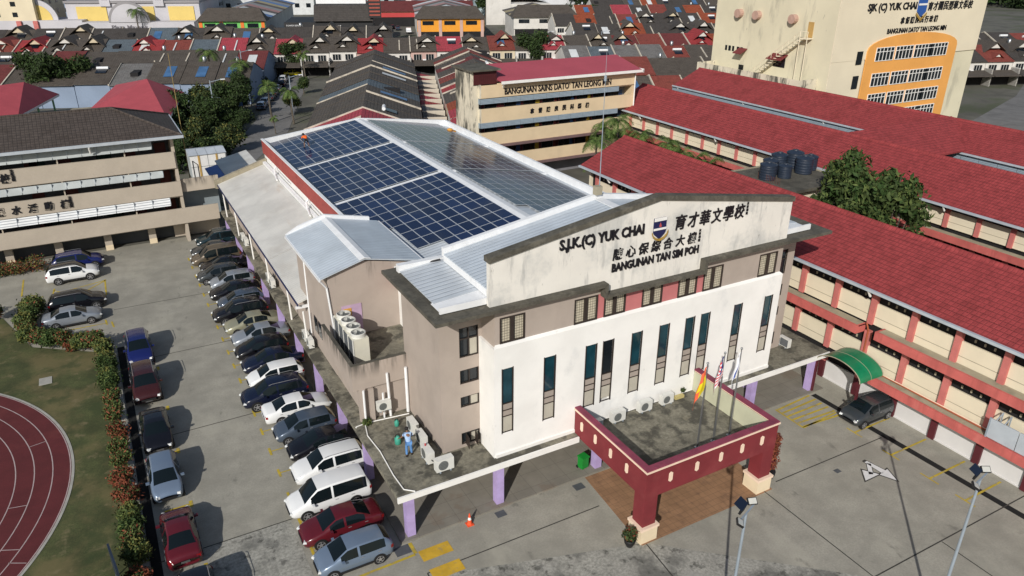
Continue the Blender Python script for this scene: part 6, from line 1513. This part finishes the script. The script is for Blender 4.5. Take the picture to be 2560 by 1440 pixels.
def make_tree(name, seed, h, rad, n, s, mats, trunk_h=.35, spread=1.0, layered=False):
    rnd = random.Random(seed); t = thing(name, '', 'tree')
    tk = MB(); blobs = []; th = h*trunk_h
    tk.tube((0,0,-.1),(0.05,0,th),.05*rad+.08,.04*rad+.05,8)
    m = 9 if not layered else 16
    for i in range(m):
        a = 2.4*i+rnd.uniform(-.4,.4)
        if layered:
            z = th+(h-th)*(i/m); rr = rad*(1-.75*(i/m))*rnd.uniform(.5,.95); br = rad*.34*(1.1-.5*i/m)
        else:
            z = th+(h-th)*rnd.uniform(.15,.85); rr = rad*rnd.uniform(.15,.62)*spread; br = rad*rnd.uniform(.32,.52)
        c = (rr*math.cos(a), rr*math.sin(a), z); blobs.append((c, br)); tk.tube((0.03,0,th*rnd.uniform(.7,1.)), c, .03*rad+.03, .02, 5)
    if layered: tk.tube((0.05,0,th),(0,0,h*.97),.09,.03,6)
    blobs.append(((0,0,h*.82), rad*.45))
    tk.build('trunk', m_bark, t); cm = MB(); crown(cm, blobs, n, s, rnd); cm.build('crown', mats, t); return t
def make_palm(seed, h, fl, nf=15, mats=None):
    rnd = random.Random(seed); t = thing('palm_tree', '', 'palm')
    tk = MB(); pts = [(.0,0,0),(.12,.02,h*.35),(.16,.05,h*.7),(.1,.05,h)]
    for i in range(3): tk.tube(pts[i], pts[i+1], .16-.02*i, .14-.02*i, 8)
    tk.tube((.1,.05,h),(.1,.05,h+.7),.12,.07,8); tk.build('trunk', m_bark, t)
    f = MB()
    for k in range(nf):
        a = 2*math.pi*k/nf+rnd.uniform(-.2,.2); el = rnd.uniform(.25,1.15); p = Vector((.1,.05,h+.5)); d = Vector((math.cos(a)*math.cos(el), math.sin(a)*math.cos(el), math.sin(el))); side = Vector((-math.sin(a), math.cos(a), 0)); n = 13; ln = fl/n
        for i in range(n):
            q = p + d*ln; d = (d + Vector((0,0,-.155-.02*i*.5))).normalized(); up = d.cross(side)
            f.poly([p-side*.025, p+side*.025, q+side*.02, q-side*.02], 1)
            L = fl*.34*math.sin(math.pi*(i+1.2)/(n+1.6))
            for s in (-1, 1):
                for j in range(2):
                    r0 = p.lerp(q, j*.5); tip = r0 + side*s*L*.85 + d*L*.5 + Vector((0,0,-L*rnd.uniform(.15,.5))); f.poly([r0, r0+d*ln*.42, tip], 0 if rnd.random() < .55 else 2)
            p = q
    f.build('crown', mats or [leafm('palm_green',(.055,.10,.022)), leafm('palm_rib',(.10,.12,.04)), leafm('palm_light',(.10,.15,.035))], t); return t
def make_shrub(name, seed, r, h, n, mats, s=.085, stem=True, wob=.16, nb=5):
    rnd = random.Random(seed); t = thing(name, '', 'shrub')
    bl = [((0,0,h*.58), r*.86)] + [((r*.45*math.cos(2.1*i+seed), r*.45*math.sin(2.1*i+seed), h*rnd.uniform(.38,.78)), r*rnd.uniform(.45,.62)) for i in range(nb)]
    cm = MB(); crown(cm, bl, n, s, rnd); tk = MB(); tk.tube((0,0,-.02),(0,0,h*.5),.035,.03,6)
    for i in range(5): tk.tube((0,0,h*.18),bl[1+i%nb][0],.02,.01,4)
    tk.build('stem', m_bark, t); cm.build('foliage', mats, t); return t
SP = [make_shrub('topiary_shrub', 1, .62, 1.35, 2100, [L_mid,L_lit,L_yel]), make_shrub('topiary_shrub', 2, .56, 1.25, 1900, [L_mid,L_lit,L_red]), make_shrub('topiary_shrub', 3, .60, 1.1, 1900, [L_red,L_red,L_mid]), make_shrub('topiary_shrub', 4, .66, 1.3, 2100, [L_tree,L_mid,L_lit])]
su = set()
def shrub(k, x, y, sc, lab):
    o = SP[k] if k not in su else copy_tree(SP[k]); su.add(k)
    place(o, (x,y,.02), random.uniform(0,6), lab, 'clipped shrubs along the lawn edge', (sc*random.uniform(.92,1.08), sc*random.uniform(.92,1.08), sc*random.uniform(.9,1.1)))
edge = [(0,-2.95,60.9),(0,-2.85,59.4),(3,-2.8,58.0),(0,-2.85,56.4),(3,-2.8,55.2),(1,-2.75,52.8),(1,-2.7,50.6),(2,-2.7,48.7),(1,-2.75,46.4),(1,-2.7,44.9),(2,-2.75,43.2),(2,-2.65,41.3),(0,-2.6,39.4),(3,-2.65,38.2),(1,-2.6,37.0),(0,-2.6,35.9),(2,-2.6,34.1),(0,-2.55,32.8),(3,-2.5,31.6),(1,-2.6,30.3)]
tint = {0:'green and yellow',1:'green and copper',2:'copper red',3:'plain green'}
for i, (k, x, y) in enumerate(edge): shrub(k, x, y, random.uniform(1.12,1.3), f'{tint[k]} clipped shrub, {ORD[i]} beside the lawn drain counted from the far corner')
corner = [(1,-3.6,62.4),(0,-4.4,63.0),(2,-5.0,63.5),(1,-5.6,63.9),(3,-6.6,64.6),(1,-7.4,65.4),(0,-8.2,66.1),(1,-8.3,67.4),(0,-8.4,68.6),(3,-8.2,69.7),(1,-8.0,70.7),(0,-7.9,71.8),(0,-8.3,72.4),(1,-10.9,72.4),(3,-13,72.6)]
for i, (k, x, y) in enumerate(corner): shrub(k, x, y, random.uniform(1.25,1.5) if i < 13 else 1.35, f'{tint[k]} clipped shrub, {ORD[i]} around the lawn corner counted from the drain')
hg = MB(); rnd = random.Random(9); crown(hg, [((-9.2-.75*i, 83.3+.12*math.sin(i), .75), .78) for i in range(46)] + [((-7.9,83.6,.8),.85)], 26000, .11, rnd)
t = thing('hedge', 'long coppery green hedge in front of the grey block', 'hedge', (0,0,0)); hg.build('foliage', [L_mid,L_red,L_yel], t); q = MB()
for i in range(40): q.tube((-9-.85*i,83.3,0),(-9-.85*i,83.3,.6),.03,.02,5)
q.build('stem', m_bark, t)
T = [make_tree('broadleaf_tree', 11, 9, 4.2, 5200, .36, [L_dark,L_tree,L_mid]), make_tree('broadleaf_tree', 12, 8, 4.6, 5200, .36, [L_dark,L_mid,L_yel]), make_tree('broadleaf_tree', 13, 6.5, 3.0, 3600, .32, [L_dark,L_tree,L_lit]), make_tree('courtyard_tree', 14, 9.8, 3.3, 5200, .27, [L_tree,L_mid,L_lit], .2, 1, True)]
tu = set()
def tree(k, x, y, sc, lab, grp=None, z=0):
    o = T[k] if k not in tu else copy_tree(T[k]); tu.add(k)
    place(o, (x,y,z), random.uniform(0,6), lab, grp, sc)
# street side thicket
spots = [(0,9.5,129,.95),(1,6.2,121,.8),(1,13.5,126,.95),(0,16.5,134,1.05),(0,12.5,139,1.1),(2,19.5,141,1.1),(0,22.5,147,1.05),(1,18,151,1.1),(2,25.5,154,1.1),(0,27,162,.95),(0,9.5,116,.72),(2,13.5,117.5,.9),(1,17.5,122.5,.8),(0,21,133.5,.7),(2,29.5,168,1.1),(1,23.5,160,.95),(0,12,147,.9),(2,32,176,1.0)]
kinds_ = {0:'dense dark green',1:'yellowish green',2:'small glossy green'}
for i, (k, x, y, s) in enumerate(spots): tree(k, x, y, s*.68, f'{kinds_[k]} tree, {ORD[i]} of the roadside thicket in order of planting near the street', 'trees of the roadside thicket')
for i, (px, py, k, s, lab) in enumerate(((120,262,0,1.05,'broad dark tree between the two crimson hip roofs, on the walkway side'),(190,258,0,.95,'broad dark tree between the two crimson hip roofs, near the arched white porch'),(60,255,1,.75,'low dark tree by the crimson roof at the picture edge'),(735,188,0,.8,'round dark tree before the gabled terrace at the street end'),(1332,178,0,1.0,'large dark tree standing behind the science block roof'),(1470,72,2,1.3,'columnar tree in front of the cream house past the shop row'),(1425,60,0,.8,'tree beside the yellow edged brown roof'),(1440,82,2,.9,'small conifer-like tree next to the white pickup porch'),(1880,118,2,.9,'scrubby tree between the rust roofs and the cream tower'),(520,50,0,.9,'dark tree behind the long grey flats'),(420,95,2,.9,'tree at the foot of the long grey flats'),(640,182,2,.9,'bushy tree at the gable end of the low dark row'),(690,182,2,.9,'bushy tree by the white porches at the street end'),(760,235,2,.55,'low garden tree on the verge of the ridge row'),(730,285,1,.5,'garden tree in a driveway of the ridge row'),(1215,45,0,1.4,'dark tree on the rise beside the blue roofed block'),(1170,20,0,1.6,'wooded tree crown at the top edge over the orange shops'))):
    p = gnd(px, py); tree(k, p.x, p.y, s, lab)
for i, (x, y, s, lab) in enumerate(((61.0,44.7,1.28,'tall layered tree in the courtyard beside the stair block'),(61.0,39.6,1.22,'layered courtyard tree leaning over the second red roof'),(60.5,41.8,1.1,'lower layered tree between the two courtyard trees'),(60.6,36.6,.6,'young layered tree at the open end of the courtyard'),(58.2,44.2,.6,'small layered tree close to the stair block wall'))): tree(3, x, y, s, lab, 'courtyard trees')
PA = [make_palm(3, 5.0, 2.2), make_palm(4, 4.2, 2.0)]; pu = set()
def palm(k, x, y, sc, lab):
    o = PA[k] if k not in pu else copy_tree(PA[k]); pu.add(k); place(o, (x,y,0), random.uniform(0,6), lab, 'palms', sc*.95)
for i, (k, x, y, s, lab) in enumerate(((0,56.6,79.5,1.25,'feather palm standing alone before the end gable of the first red roof'),(0,63.0,83.5,1.5,'tall feather palm of the clump in front of the science block'),(1,61.2,84.5,1.5,'shorter feather palm of the clump in front of the science block'),(0,65.2,81.0,1.2,'feather palm at the corner of the second red block'),(0,65.0,75.5,1.2,'courtyard palm against the cream panels, nearest the science block'),(1,64.6,71.8,1.3,'courtyard palm in the middle of the planted strip'),(1,64.4,69.0,1.3,'bushy courtyard palm above the first red ridge'),(1,64.0,66.2,1.3,'last courtyard palm before the water tanks'),(1,53.2,74.5,1.2,'low palm under the end eave of the first red block'),(1,51.8,70.0,1.0,'low palm beside the hall rear corner'))): palm(k, x, y, s, lab)
for i, (px, py, k, s, lab) in enumerate(((682,306,1,1.45,'bushy palm in the middle of the street mouth'),(735,310,1,1.3,'palm beside the driveway of the ridge row'),(690,335,1,.6,'small palm on the bare verge behind the hall roof'),(535,235,0,1.6,'fan of palm fronds rising above the roadside thicket'),(610,250,0,1.4,'tall palm at the bend of the side street'),(765,200,1,1.3,'palm by the parked yellow saloon'),(355,105,0,1.8,'palm at the corner of the lilac plaza'),(2095,372,1,.1,'tiny palm'))):
    if s < .2: continue
    p = gnd(px, py); palm(k, p.x, p.y, s, lab)
pb = MB(); crown(pb, [((62.5+.6*math.sin(i*2.1), 62+i*1.15, .9+.3*math.sin(i)), 1.1) for i in range(20)], 5200, .26, random.Random(4)); t = thing('planting_strip', 'dense green shrubs filling the strip behind the first red block', 'shrubs'); pb.build('foliage', [L_dark,L_tree,L_lit], t)
pt = thing('potted_plant', 'leafy plant in a dark pot at the foot of the porch pillar', 'potted plant', (21.1,24.55,0)); MB().lathe([(.18,0),(.3,.25),(.34,.5),(.3,.52),(.28,.45)], n=14).build('pot', m_black, pt, smooth=True); q = MB(); crown(q, [((0,0,.75),.38),((.15,.1,.95),.25),((-.18,.05,.85),.22)], 500, .12, random.Random(3)); q.build('foliage', [L_dark,L_mid,L_red], pt)
pt2 = thing('potted_plant', 'tall coppery bougainvillea in a dark pot behind the far porch pillar', 'potted plant', (32.2,25.1,0)); MB().lathe([(.22,0),(.34,.3),(.36,.55),(.3,.56)], n=14).build('pot', m_black, pt2, smooth=True); q = MB(); crown(q, [((0,0,1.0+.5*i),.36) for i in range(5)], 1300, .11, random.Random(3)); q.build('foliage', [L_red,leafm('leaf_burgundy',(.10,.02,.02)),L_red], pt2)
wt = thing('weed_tuft', 'tuft of weeds growing at the foot of the plant deck pillar', 'weeds', (11.0,38.0,3.1)); q = MB(); crown(q, [((0,0,.15),.28)], 260, .1, random.Random(3)); q.build('foliage', [L_mid,L_lit,L_yel], wt)
pw = thing('potted_plant', 'small potted plant by the white wall on the porch roof', 'potted plant', (29.6,30.95,3.3)); MB().box(-.35,.35,-.12,.12,0,.2).build('pot', mat('yellow_pot', (.5,.42,.18), .7, 0), pw); q = MB(); crown(q, [((.3,0,.5),.15)], 90, .1, random.Random(3)); q.build('foliage', [L_dark,L_mid,L_lit], pw)
# wooded rise beyond the last terraces, and undergrowth below the thicket
def woods(name, label, pts, n, s, seed):
    m = MB(); rnd = random.Random(seed); bl = []
    for x, y, z, r in pts: bl += [((x+rnd.uniform(-1,1)*r*.5, y+rnd.uniform(-1,1)*r*.5, z+rnd.uniform(-.2,.4)*r), r*rnd.uniform(.7,1.1)) for _ in range(2)]
    crown(m, bl, n, s, rnd); return tag(m.build(name, [L_dark,L_dark,L_tree]), label, 'woodland', kind='stuff')
rw_ = random.Random(8); pts = []
for i in range(120):
    p = gnd(rw_.uniform(1300,2700), rw_.uniform(-16,24)); pts.append((p.x, p.y, rw_.uniform(2,9), rw_.uniform(5,9)))
woods('woodland', 'dark wooded rise beyond the last terraces', pts, 42000, 1.5, 5)
pts = [(x+rw_.uniform(-2,2), y+rw_.uniform(-2,2), rw_.uniform(.6,1.6), rw_.uniform(1.2,2.2)) for (k, x, y, s) in spots for _ in range(2)]
woods('undergrowth', 'dark tangled undergrowth below the roadside thicket', pts, 11000, .34, 6)
